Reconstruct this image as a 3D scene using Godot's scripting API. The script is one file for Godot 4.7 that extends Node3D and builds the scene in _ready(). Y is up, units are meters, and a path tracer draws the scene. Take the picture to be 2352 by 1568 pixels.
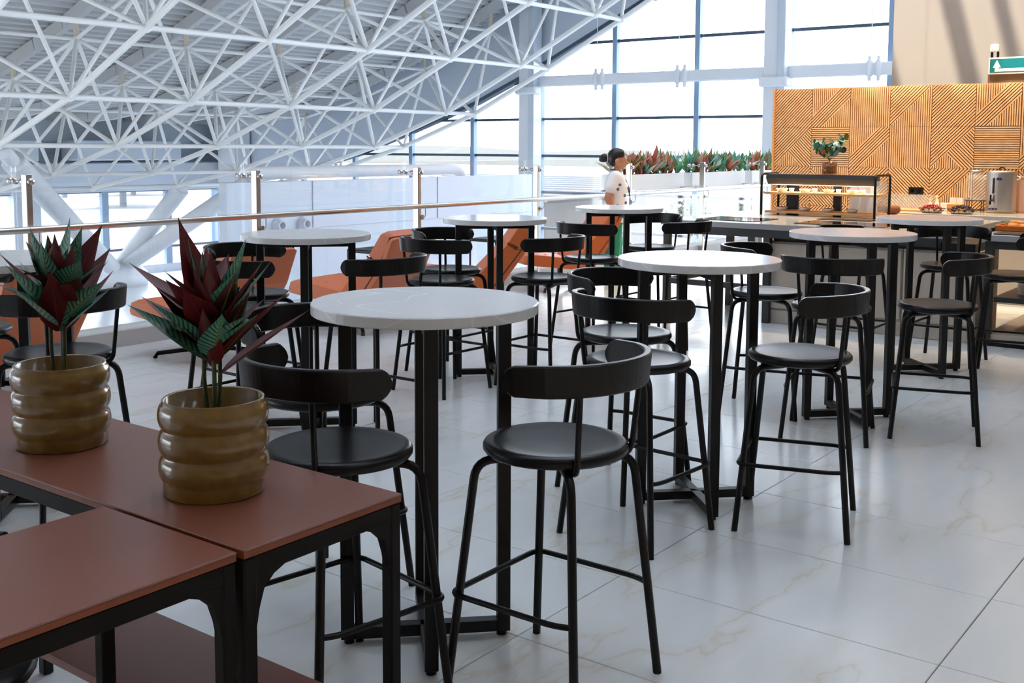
extends Node3D
# World axes follow the building: x runs away from the glass railing, -z runs along it towards the window wall, y is up.
const PHI := 0.6457
var rng := RandomNumberGenerator.new()
var M := {}
var names := {}

# ------------------------------------------------------------------ helpers
func lin(r: float, g: float, b: float) -> Color:
	return Color(r / 255.0, g / 255.0, b / 255.0)

func mat(called: String, c: Color, rough := 0.6, metal := 0.0, spec := 0.5) -> StandardMaterial3D:
	var m := StandardMaterial3D.new()
	m.resource_name = called
	m.albedo_color = c
	m.roughness = rough
	m.metallic = metal
	m.metallic_specular = spec
	M[called] = m
	return m

func numbered(called: String) -> String:
	var n: int = names.get(called, 0)
	names[called] = n + 1
	return called if n == 0 else "%s_%03d" % [called, n]

func mb() -> SurfaceTool:
	var st := SurfaceTool.new()
	st.begin(Mesh.PRIMITIVE_TRIANGLES)
	st.set_smooth_group(-1)
	return st

func mesh_of(st: SurfaceTool) -> ArrayMesh:
	st.index()
	st.generate_normals()
	return st.commit()

func part(called: String, me: Mesh, m: Material, parent: Node3D, at := Vector3.ZERO) -> MeshInstance3D:
	var o := MeshInstance3D.new()
	o.name = called
	o.mesh = me
	if m: o.material_override = m
	o.position = at
	parent.add_child(o, true)
	return o

func thing(called: String, label: String, category: String, at := Vector3.ZERO, turn := 0.0, group := "") -> Node3D:
	var o := Node3D.new()
	o.name = numbered(called)
	add_child(o)
	o.position = at
	o.rotation.y = turn
	tag(o, label, category, group)
	return o

func tag(o: Node3D, label: String, category: String, group := "") -> void:
	o.set_meta("label", label)
	o.set_meta("category", category)
	if group: o.set_meta("group", group)

func single(called: String, st: SurfaceTool, m: Material, label: String, category: String, at := Vector3.ZERO, group := "") -> MeshInstance3D:
	var o := part(numbered(called), mesh_of(st), m, self, at)
	tag(o, label, category, group)
	return o

func struct(called: String, st: SurfaceTool, m: Material) -> Node3D:
	var o: Node3D
	if st: o = part(called, mesh_of(st), m, self)
	else:
		o = Node3D.new()
		o.name = called
		add_child(o)
	o.set_meta("kind", "structure")
	return o

func copy(src: Node3D, at: Vector3, turn := 0.0, label := "") -> Node3D:
	var base := String(src.name)
	var c: Node3D = src.duplicate()
	c.name = numbered(base)
	add_child(c)
	c.position = at
	c.rotation.y = turn
	if label: c.set_meta("label", label)
	return c

func poly(st: SurfaceTool, pts: Array, inside: Vector3) -> void:
	var n: Vector3 = (pts[1] - pts[0]).cross(pts[2] - pts[0])
	var c := Vector3.ZERO
	for p in pts: c += p
	c /= pts.size()
	var flip := n.dot(c - inside) > 0.0   # front faces run clockwise
	for i in range(1, pts.size() - 1):
		var t := [pts[0], pts[i + 1], pts[i]] if flip else [pts[0], pts[i], pts[i + 1]]
		for p in t: st.add_vertex(p)

func box(st: SurfaceTool, c: Vector3, s: Vector3, b := 0.0, bas := Basis.IDENTITY) -> void:
	var h := s / 2.0
	b = minf(b, minf(h.x, minf(h.y, h.z)) * 0.9)
	var P := func(x: float, y: float, z: float, ax: int) -> Vector3:
		var v := Vector3(x * (h.x - (0.0 if ax == 0 else b)), y * (h.y - (0.0 if ax == 1 else b)), z * (h.z - (0.0 if ax == 2 else b)))
		return c + bas * v
	for s1 in [-1.0, 1.0]:
		poly(st, [P.call(s1, -1, -1, 0), P.call(s1, 1, -1, 0), P.call(s1, 1, 1, 0), P.call(s1, -1, 1, 0)], c)
		poly(st, [P.call(-1, s1, -1, 1), P.call(1, s1, -1, 1), P.call(1, s1, 1, 1), P.call(-1, s1, 1, 1)], c)
		poly(st, [P.call(-1, -1, s1, 2), P.call(1, -1, s1, 2), P.call(1, 1, s1, 2), P.call(-1, 1, s1, 2)], c)
	if b > 0.0:
		for s1 in [-1.0, 1.0]:
			for s2 in [-1.0, 1.0]:
				poly(st, [P.call(s1, s2, -1, 0), P.call(s1, s2, 1, 0), P.call(s1, s2, 1, 1), P.call(s1, s2, -1, 1)], c)
				poly(st, [P.call(s1, -1, s2, 0), P.call(s1, 1, s2, 0), P.call(s1, 1, s2, 2), P.call(s1, -1, s2, 2)], c)
				poly(st, [P.call(-1, s1, s2, 1), P.call(1, s1, s2, 1), P.call(1, s1, s2, 2), P.call(-1, s1, s2, 2)], c)
				for s3 in [-1.0, 1.0]:
					poly(st, [P.call(s1, s2, s3, 0), P.call(s1, s2, s3, 1), P.call(s1, s2, s3, 2)], c)

func boxm(s: Vector3, b := 0.0, c := Vector3.ZERO) -> ArrayMesh:
	var st := mb()
	box(st, c, s, b)
	return mesh_of(st)

func span(a: Vector3, b: Vector3, bev := 0.0) -> SurfaceTool:
	var st := mb()
	box(st, (a + b) / 2.0, (b - a).abs(), bev)
	return st

func ring_pts(c: Vector3, u: Vector3, v: Vector3, r: float, n: int) -> PackedVector3Array:
	var out := PackedVector3Array()
	for i in n:
		var a := TAU * i / n
		out.append(c + (u * cos(a) + v * sin(a)) * r)
	return out

func skin(st: SurfaceTool, A: PackedVector3Array, B: PackedVector3Array) -> void:
	var n := A.size()
	for i in n:
		var j := (i + 1) % n
		for p in [A[i], B[i], B[j], A[i], B[j], A[j]]: st.add_vertex(p)

func fan(st: SurfaceTool, A: PackedVector3Array, inside: Vector3) -> void:
	var pts := []
	for p in A: pts.append(p)
	poly(st, pts, inside)

func tube(st: SurfaceTool, pts: Array, r: float, n := 10, closed := false) -> void:
	var rings := []
	var k := pts.size()
	var u := Vector3.ZERO
	for i in k:
		var a: Vector3 = pts[(i - 1 + k) % k] if closed else pts[maxi(i - 1, 0)]
		var b: Vector3 = pts[(i + 1) % k] if closed else pts[mini(i + 1, k - 1)]
		var d: Vector3 = (b - a).normalized()
		if u == Vector3.ZERO: u = d.cross(Vector3.UP if absf(d.y) < 0.9 else Vector3.RIGHT).normalized()
		u = (u - d * u.dot(d)).normalized()
		rings.append(ring_pts(pts[i], u, d.cross(u), r, n))
	st.set_smooth_group(0)
	for i in k - (0 if closed else 1): skin(st, rings[i], rings[(i + 1) % k])
	st.set_smooth_group(-1)
	if not closed:
		fan(st, rings[0], pts[1])
		fan(st, rings[k - 1], pts[k - 2])

func rounded(pts: Array, r: float, n := 5) -> Array:
	var out := [pts[0]]
	for i in range(1, pts.size() - 1):
		var p: Vector3 = pts[i]
		var a: Vector3 = p + (pts[i - 1] - p).normalized() * minf(r, (pts[i - 1] - p).length() * 0.49)
		var b: Vector3 = p + (pts[i + 1] - p).normalized() * minf(r, (pts[i + 1] - p).length() * 0.49)
		for j in n + 1:
			var t := float(j) / n
			out.append(a.lerp(p, t).lerp(p.lerp(b, t), t))
	out.append(pts[-1])
	return out

func lathe(st: SurfaceTool, prof: Array, n := 32, c := Vector3.ZERO, flat_at := []) -> void:
	var rings := []
	for p in prof: rings.append(ring_pts(c + Vector3(0, p.y, 0), Vector3.RIGHT, Vector3.BACK, maxf(p.x, 0.0002), n))
	st.set_smooth_group(0)
	for i in rings.size() - 1:
		if i in flat_at: st.set_smooth_group(-1)
		skin(st, rings[i + 1], rings[i])
		if i in flat_at: st.set_smooth_group(0)
	st.set_smooth_group(-1)

func prism(st: SurfaceTool, pl: PackedVector2Array, o: Vector3, ax: Vector3, ay: Vector3, depth: Vector3) -> void:
	var a := []
	var b := []
	var c := Vector3.ZERO
	for p in pl:
		var q := o + ax * p.x + ay * p.y
		a.append(q)
		b.append(q + depth)
		c += q + depth * 0.5
	c /= pl.size()
	poly(st, a, c)
	poly(st, b, c)
	for i in pl.size():
		var j := (i + 1) % pl.size()
		poly(st, [a[i], a[j], b[j], b[i]], c)

func rod_at(o: MeshInstance3D, a: Vector3, b: Vector3, r: float) -> void:
	var d := b - a
	var y := d.normalized()
	var x := y.cross(Vector3.UP if absf(y.y) < 0.95 else Vector3.RIGHT).normalized()
	o.transform = Transform3D(Basis(x * r, d, x.cross(y) * r), (a + b) / 2.0)

func unit_rod(n := 10) -> ArrayMesh:
	var st := mb()
	tube(st, [Vector3(0, -0.5, 0), Vector3(0, 0.5, 0)], 1.0, n)
	return mesh_of(st)

func noise_tex(seed_: int, freq: float, ramp: Array, w := 512, octaves := 4, kind := FastNoiseLite.TYPE_SIMPLEX_SMOOTH, warp := 0.0) -> NoiseTexture2D:
	var n := FastNoiseLite.new()
	n.noise_type = kind
	n.seed = seed_
	n.frequency = freq
	n.fractal_octaves = octaves
	if warp > 0.0:
		n.domain_warp_enabled = true
		n.domain_warp_amplitude = warp
		n.domain_warp_frequency = freq * 0.7
	var t := NoiseTexture2D.new()
	t.width = w
	t.height = w
	t.seamless = true
	t.noise = n
	if ramp.size():
		var g := Gradient.new()
		var off := PackedFloat32Array()
		var col := PackedColorArray()
		for e in ramp:
			off.append(e[0])
			col.append(e[1])
		g.offsets = off
		g.colors = col
		t.color_ramp = g
	return t

func triplanar(m: StandardMaterial3D, t: Texture2D, s: float, world := false) -> StandardMaterial3D:
	m.albedo_texture = t
	m.uv1_triplanar = true
	m.uv1_world_triplanar = world
	m.uv1_scale = Vector3.ONE * s
	return m

# one smooth skin round a set of tapered bones [a, b, ra, rb], meshed as surface nets
func flesh(st: SurfaceTool, bones: Array, cell: float, k := 60.0, squash := Vector3.ONE) -> void:
	var lo := Vector3.INF
	var hi := -Vector3.INF
	for b in bones:
		var r := maxf(b[2], b[3]) + cell * 3.0
		for p in [b[0], b[1]]:
			lo = lo.min(p - Vector3.ONE * r)
			hi = hi.max(p + Vector3.ONE * r)
	var nx := int((hi.x - lo.x) / cell) + 2
	var ny := int((hi.y - lo.y) / cell) + 2
	var nz := int((hi.z - lo.z) / cell) + 2
	var acc := PackedFloat32Array()
	acc.resize(nx * ny * nz)
	for b in bones:
		var a: Vector3 = b[0]
		var d: Vector3 = b[1] - b[0]
		var dd := maxf(d.length_squared(), 1e-9)
		var ra: float = b[2]
		var rb: float = b[3]
		var rr := maxf(ra, rb) + 0.05
		var l: Vector3 = (a.min(b[1]) - Vector3.ONE * rr - lo) / cell
		var h: Vector3 = (a.max(b[1]) + Vector3.ONE * rr - lo) / cell
		for z in range(maxi(0, int(l.z)), mini(nz, int(h.z) + 1)):
			for y in range(maxi(0, int(l.y)), mini(ny, int(h.y) + 1)):
				for x in range(maxi(0, int(l.x)), mini(nx, int(h.x) + 1)):
					var p := lo + Vector3(x, y, z) * cell - a
					var t := clampf(p.dot(d) / dd, 0.0, 1.0)
					var e := (p - d * t).length() - lerpf(ra, rb, t)
					acc[(z * ny + y) * nx + x] += exp(-k * e)
	var at := {}
	st.set_smooth_group(0)
	var verts := PackedVector3Array()
	var sx := [0, 1, 0, 1, 0, 1, 0, 1]
	var sy := [0, 0, 1, 1, 0, 0, 1, 1]
	var sz := [0, 0, 0, 0, 1, 1, 1, 1]
	for z in nz - 1:
		for y in ny - 1:
			for x in nx - 1:
				var i0 := (z * ny + y) * nx + x
				var ins := 0
				for c in 8:
					if acc[i0 + sx[c] + (sy[c] + sz[c] * ny) * nx] > 1.0: ins += 1
				if ins == 0 or ins == 8: continue
				var sum := Vector3.ZERO
				var cnt := 0
				for c in 8:
					for ax in 3:
						var q := c ^ (1 << ax)
						if q < c: continue
						var va := acc[i0 + sx[c] + (sy[c] + sz[c] * ny) * nx]
						var vb := acc[i0 + sx[q] + (sy[q] + sz[q] * ny) * nx]
						if (va > 1.0) == (vb > 1.0): continue
						var da := -log(maxf(va, 1e-6)) / k
						var db := -log(maxf(vb, 1e-6)) / k
						var t := da / (da - db)
						sum += Vector3(sx[c], sy[c], sz[c]).lerp(Vector3(sx[q], sy[q], sz[q]), t)
						cnt += 1
				at[i0] = verts.size()
				verts.append((lo + (Vector3(x, y, z) + sum / cnt) * cell) * squash)
	for z in range(1, nz - 1):
		for y in range(1, ny - 1):
			for x in range(1, nx - 1):
				var i0 := (z * ny + y) * nx + x
				var a := acc[i0] > 1.0
				for ax in 3:
					var step: int = [1, nx, nx * ny][ax]
					var b := acc[i0 + step] > 1.0
					if a == b: continue
					var u: int = [nx, nx * ny, 1][ax]
					var v: int = [nx * ny, 1, nx][ax]
					if not (at.has(i0) and at.has(i0 - u) and at.has(i0 - v) and at.has(i0 - u - v)): continue
					var q := [verts[at[i0 - u - v]], verts[at[i0 - v]], verts[at[i0]], verts[at[i0 - u]]]
					if not a: q.reverse()
					for c in [0, 2, 1, 0, 3, 2]: st.add_vertex(q[c])
	st.set_smooth_group(-1)

# ------------------------------------------------------------------ the scene
func _ready() -> void:
	rng.seed = 7
	set_view_and_light()
	materials()
	hall()
	roof()
	window_wall()
	left_wall()
	railing()
	kitchen_walls()
	outside()
	bar_tables()
	lounge()
	brown_tables()
	island()
	food()
	planters()
	person()
	lamps()

func set_view_and_light() -> void:
	var cam := Camera3D.new()
	cam.name = "camera"
	add_child(cam)
	var f := 2531.3
	cam.projection = Camera3D.PROJECTION_FRUSTUM
	cam.near = 0.05
	cam.far = 900.0
	cam.size = cam.near * 1568.0 / f
	cam.frustum_offset = Vector2(0, -cam.near * (784.0 - 563.57) / f)
	cam.transform = Transform3D(Basis(Vector3.UP, PHI) * Basis(Vector3.RIGHT, -0.0892) * Basis(Vector3.BACK, 0.0044), Vector3(0, 1.512, 0))
	cam.current = true
	var env := Environment.new()
	env.background_mode = Environment.BG_SKY
	var sky := Sky.new()
	var sm := ProceduralSkyMaterial.new()
	sm.sky_top_color = lin(208, 223, 243)
	sm.sky_horizon_color = lin(238, 243, 248)
	sm.sky_curve = 0.2
	sm.ground_horizon_color = lin(225, 228, 228)
	sm.ground_bottom_color = lin(190, 192, 190)
	sm.energy_multiplier = 3.2
	sky.sky_material = sm
	env.sky = sky
	env.tonemap_mode = Environment.TONE_MAPPER_LINEAR
	env.tonemap_exposure = 3.0
	env.sdfgi_enabled = true
	env.ssao_enabled = true
	env.ssil_enabled = true
	var we := WorldEnvironment.new()
	we.environment = env
	add_child(we)
	var sun := DirectionalLight3D.new()
	sun.name = "sun"
	sun.light_color = lin(255, 243, 226)
	sun.light_energy = 0.8
	sun.light_angular_distance = 0.6
	sun.shadow_enabled = true
	add_child(sun)
	sun.look_at_from_position(Vector3.ZERO, Vector3(0.27, -1.0, -0.5), Vector3.UP)

func materials() -> void:
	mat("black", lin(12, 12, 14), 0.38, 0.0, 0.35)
	mat("black_wood", lin(11, 11, 13), 0.3, 0.0, 0.36)
	mat("dark_metal", lin(40, 44, 48), 0.4, 0.0, 0.5)
	mat("frame_paint", lin(18, 19, 21), 0.38, 0.0, 0.38)
	mat("white_paint", lin(212, 216, 220), 0.55)
	mat("taupe", lin(176, 164, 152), 0.7)
	mat("truss_paint", lin(232, 233, 232), 0.5)
	mat("stub_paint", lin(208, 198, 180), 0.6)
	mat("deck", lin(190, 191, 192), 0.5)
	mat("panel", lin(186, 195, 206), 0.35)
	mat("lower_floor", lin(220, 224, 228), 0.25)
	mat("mullion", lin(122, 146, 172), 0.45)
	mat("transom", lin(58, 74, 92), 0.5)
	mat("steel", lin(205, 200, 194), 0.22, 1.0)
	mat("brushed", lin(190, 188, 184), 0.35, 1.0)
	mat("grout", lin(150, 150, 148), 0.9)
	mat("kerb", lin(196, 196, 194), 0.7)
	mat("orange", lin(206, 104, 50), 0.42)
	mat("brown_top", lin(116, 66, 50), 0.36, 0.0, 0.65)
	mat("apron_black", lin(10, 10, 11), 0.6, 0.0, 0.3)
	mat("piping", lin(92, 42, 18), 0.5)
	mat("brown_edge", lin(124, 60, 28), 0.5)
	mat("beige", lin(180, 170, 158), 0.6)
	mat("white_plastic", lin(236, 236, 234), 0.4)
	mat("white_china", lin(238, 236, 232), 0.2)
	mat("soil", lin(40, 30, 22), 0.95)
	mat("skin", lin(196, 138, 108), 0.5)
	mat("hair", lin(26, 20, 20), 0.4)
	mat("green_cloth", lin(20, 128, 98), 0.75)
	mat("shirt", lin(240, 241, 243), 0.8)
	mat("blue_print", lin(72, 96, 142), 0.8)
	mat("lanyard", lin(40, 76, 150), 0.6)
	mat("hob_glass", lin(10, 10, 12), 0.05)
	mat("berry_dark", lin(46, 30, 48), 0.3)
	mat("berry_red", lin(150, 42, 52), 0.3)
	mat("meat", lin(196, 62, 60), 0.4)
	mat("fat", lin(236, 190, 176), 0.4)
	mat("bread", lin(206, 140, 78), 0.8)
	mat("loaf", lin(120, 78, 54), 0.8)
	mat("light_wood", lin(214, 160, 104), 0.55)
	mat("red_food", lin(128, 40, 34), 0.5)
	mat("cloth_white", lin(222, 228, 232), 0.9)
	mat("leaf_teal", lin(60, 128, 112), 0.5)
	mat("leaf_dark", lin(28, 74, 52), 0.5)
	mat("leaf_blue", lin(130, 168, 170), 0.5)
	mat("leaf_olive", lin(98, 108, 34), 0.5)
	mat("stem", lin(60, 70, 34), 0.6)
	mat("yellow", lin(228, 178, 40), 0.4)
	mat("navy", lin(34, 34, 92), 0.4)
	mat("sign_green", lin(0, 112, 122), 0.4)
	mat("foliage_far", lin(66, 80, 44), 0.9)
	mat("bark", lin(92, 78, 62), 0.9)
	mat("asphalt", lin(118, 120, 120), 0.9)
	mat("hill", lin(108, 108, 104), 1.0)
	mat("far_roof", lin(94, 100, 106), 0.6)
	mat("far_wall", lin(84, 74, 66), 0.8)
	mat("plane_grey", lin(84, 88, 98), 0.6)
	# marble tile: pale ground, soft cloudy patches, thin ochre veins
	var tile := mat("tile", Color.WHITE, 0.2)
	triplanar(tile, noise_tex(11, 0.0032, [[0.0, lin(202, 207, 208)], [0.34, lin(210, 214, 214)], [0.46, lin(208, 211, 209)], [0.488, lin(201, 198, 186)], [0.5, lin(209, 211, 208)], [0.62, lin(213, 217, 217)], [1.0, lin(204, 209, 210)]], 1024, 5, FastNoiseLite.TYPE_SIMPLEX_SMOOTH, 60.0), 0.3, true)
	tile.uv1_scale = Vector3(0.42, 0.3, 0.16)
	# white quartz with pale veins
	var quartz := mat("quartz", Color.WHITE, 0.13)
	triplanar(quartz, noise_tex(5, 0.0026, [[0.0, lin(222, 223, 223)], [0.478, lin(225, 226, 226)], [0.494, lin(247, 247, 246)], [0.51, lin(225, 226, 226)], [1.0, lin(230, 230, 229)]], 1024, 2, FastNoiseLite.TYPE_SIMPLEX_SMOOTH, 30.0), 0.8)
	var granite := mat("granite", Color.WHITE, 0.16)
	triplanar(granite, noise_tex(9, 0.32, [[0.0, lin(96, 100, 104)], [0.42, lin(146, 150, 154)], [0.58, lin(178, 180, 182)], [1.0, lin(214, 216, 216)]], 512, 3), 3.0)
	var oak := mat("oak", Color.WHITE, 0.5)
	triplanar(oak, noise_tex(21, 0.02, [[0.0, lin(204, 158, 108)], [0.5, lin(218, 174, 124)], [1.0, lin(228, 188, 140)]], 256, 3), 1.2)
	var wicker := mat("wicker", lin(200, 118, 54), 0.7)
	wicker.metallic_specular = 0.3
	# glazed stoneware
	var pot := mat("glaze", Color.WHITE, 0.2)
	triplanar(pot, noise_tex(31, 0.05, [[0.0, lin(110, 82, 34)], [0.5, lin(124, 96, 44)], [1.0, lin(136, 108, 54)]], 256, 3), 2.0)
	pot.clearcoat_enabled = true
	pot.clearcoat = 0.5
	pot.clearcoat_roughness = 0.05
	var op := mat("opal", lin(245, 245, 245), 0.9)
	op.backlight_enabled = true
	op.backlight = lin(250, 250, 252)
	# glass
	var g := mat("glass", Color(0.86, 0.95, 1.0, 0.06), 0.0)
	g.transparency = BaseMaterial3D.TRANSPARENCY_ALPHA
	var w := mat("window_glass", Color(0.9, 0.97, 1.0, 0.03), 0.0)
	w.transparency = BaseMaterial3D.TRANSPARENCY_ALPHA
	var am := mat("amber_glass", Color(0.62, 0.36, 0.12, 0.55), 0.03)
	am.transparency = BaseMaterial3D.TRANSPARENCY_ALPHA
	var jar := mat("jar_glass", Color(0.88, 0.93, 0.95, 0.14), 0.02)
	jar.transparency = BaseMaterial3D.TRANSPARENCY_ALPHA
	leaf_materials()

func leaf_materials() -> void:
	# u runs across the blade, v along it: dark midrib and slanting veins on teal, or deep red with green rims
	for kind in ["leaf_vein", "leaf_red", "leaf_rim"]:
		var im := Image.create(96, 256, false, Image.FORMAT_RGB8)
		for y in 256:
			for x in 96:
				var u := absf(x / 95.0 - 0.5) * 2.0
				var v := y / 255.0
				var vein := fposmod(v * 13.0 - u * 2.2, 1.0)
				var c: Color
				if kind == "leaf_vein":
					c = lin(116, 170, 146).lerp(lin(66, 136, 124), u)
					if vein < 0.36: c = c.lerp(lin(30, 52, 38), 0.8)
					if u < 0.06: c = lin(92, 128, 60)
				elif kind == "leaf_red":
					c = lin(82, 15, 19).lerp(lin(104, 20, 23), u)
					if vein < 0.25: c = c.lerp(lin(60, 16, 20), 0.6)
					if u < 0.05: c = lin(120, 44, 40)
				else:
					c = lin(78, 26, 28)
					if u > 0.6: c = lin(52, 142, 112)
					if vein < 0.3: c = c.lerp(lin(40, 24, 22), 0.5)
					if u < 0.06: c = lin(96, 120, 40)
				im.set_pixel(x, y, c)
		var m := mat(kind, Color.WHITE, 0.42)
		m.albedo_texture = ImageTexture.create_from_image(im)
		m.cull_mode = BaseMaterial3D.CULL_DISABLED
		m.backlight_enabled = true
		m.backlight = lin(60, 40, 30) if kind != "leaf_vein" else lin(40, 70, 50)

# ------------------------------------------------------------------ shell
func deck_y(x: float) -> float:
	var P := [[-41.3, 2.85], [-38.0, 2.75], [-34.5, 3.1], [-31.0, 4.0], [-27.5, 5.15], [-24.34, 6.55], [-21.0, 8.15], [-17.5, 9.8], [-14.0, 11.2], [-11.5, 12.0]]
	for i in P.size() - 1:
		if x <= P[i + 1][0]:
			var t: float = clampf((x - P[i][0]) / (P[i + 1][0] - P[i][0]), 0.0, 1.0)
			var p0: float = P[maxi(i - 1, 0)][1]
			return cubic_interpolate(P[i][1], P[i + 1][1], p0, P[mini(i + 2, P.size() - 1)][1], t)
	return 12.0

func hall() -> void:
	var fl := struct("floor", span(Vector3(-7.5, -0.35, -32.2), Vector3(6.2, -0.012, 6.2)), M.grout)
	var tile_mesh := boxm(Vector3(1.097, 0.022, 0.597), 0.002)
	for i in range(-5, 4):
		for j in range(-3, 22):
			var x := -1.97 + 1.1 * i + 0.55
			var z := -2.65 - 0.6 * j + 0.3
			if x - 0.55 < -7.6: continue
			part("tile", tile_mesh, M.tile, fl, Vector3(x, -0.011, z))
	var rest := mb()
	for r in [[-7.5, 6.2, -0.25, 6.2], [-7.5, 6.2, -32.2, -15.25], [2.43, 6.2, -15.25, -0.25]]:
		box(rest, Vector3((r[0] + r[1]) / 2.0, -0.0125, (r[2] + r[3]) / 2.0), Vector3(r[1] - r[0], 0.021, r[3] - r[2]))
	part("tiled_remainder", mesh_of(rest), M.tile, fl).set_meta("kind", "stuff")
	struct("floor_001", span(Vector3(-41.6, -4.4, -32.6), Vector3(-7.5, -4.0, 6.2)), M.lower_floor)
	struct("wall_mezzanine", span(Vector3(-7.75, -4.0, -32.2), Vector3(-7.5, -0.012, 6.2)), M.panel)
	var bw := mb()
	box(bw, Vector3(-25.3, 7.6, 6.4), Vector3(32.6, 10.0, 0.4))
	box(bw, Vector3(-25.3, -3.75, 6.4), Vector3(32.6, 1.3, 0.4))
	box(bw, Vector3(-9.5, 0.0, 6.4), Vector3(1.0, 6.4, 0.4))
	var wb := struct("wall_back", bw, M.white_paint)
	var w3 := struct("added_window_3", null, null)  # unseen window added to brighten the hall and the truss
	for k in 11:
		part("mullion", boxm(Vector3(0.14, 5.8, 0.2)), M.mullion, w3, Vector3(-40.2 + k * 3.02, -0.25, 6.35))
		if k < 10:
			var pn := mb()
			poly(pn, [Vector3(-40.2 + k * 3.02, -3.1, 6.4), Vector3(-37.18 + k * 3.02, -3.1, 6.4), Vector3(-37.18 + k * 3.02, 2.6, 6.4), Vector3(-40.2 + k * 3.02, 2.6, 6.4)], Vector3(0, 0, 12))
			part("pane", mesh_of(pn), M.window_glass, w3)
	part("wood_cladding", boxm(Vector3(15.6, 16.8, 0.4), 0.0, Vector3(-1.2, 4.0, 6.4)), M.taupe, wb)
	struct("wall_right", span(Vector3(6.2, -0.4, -32.6), Vector3(6.6, 12.4, 6.2)), M.taupe)

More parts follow.
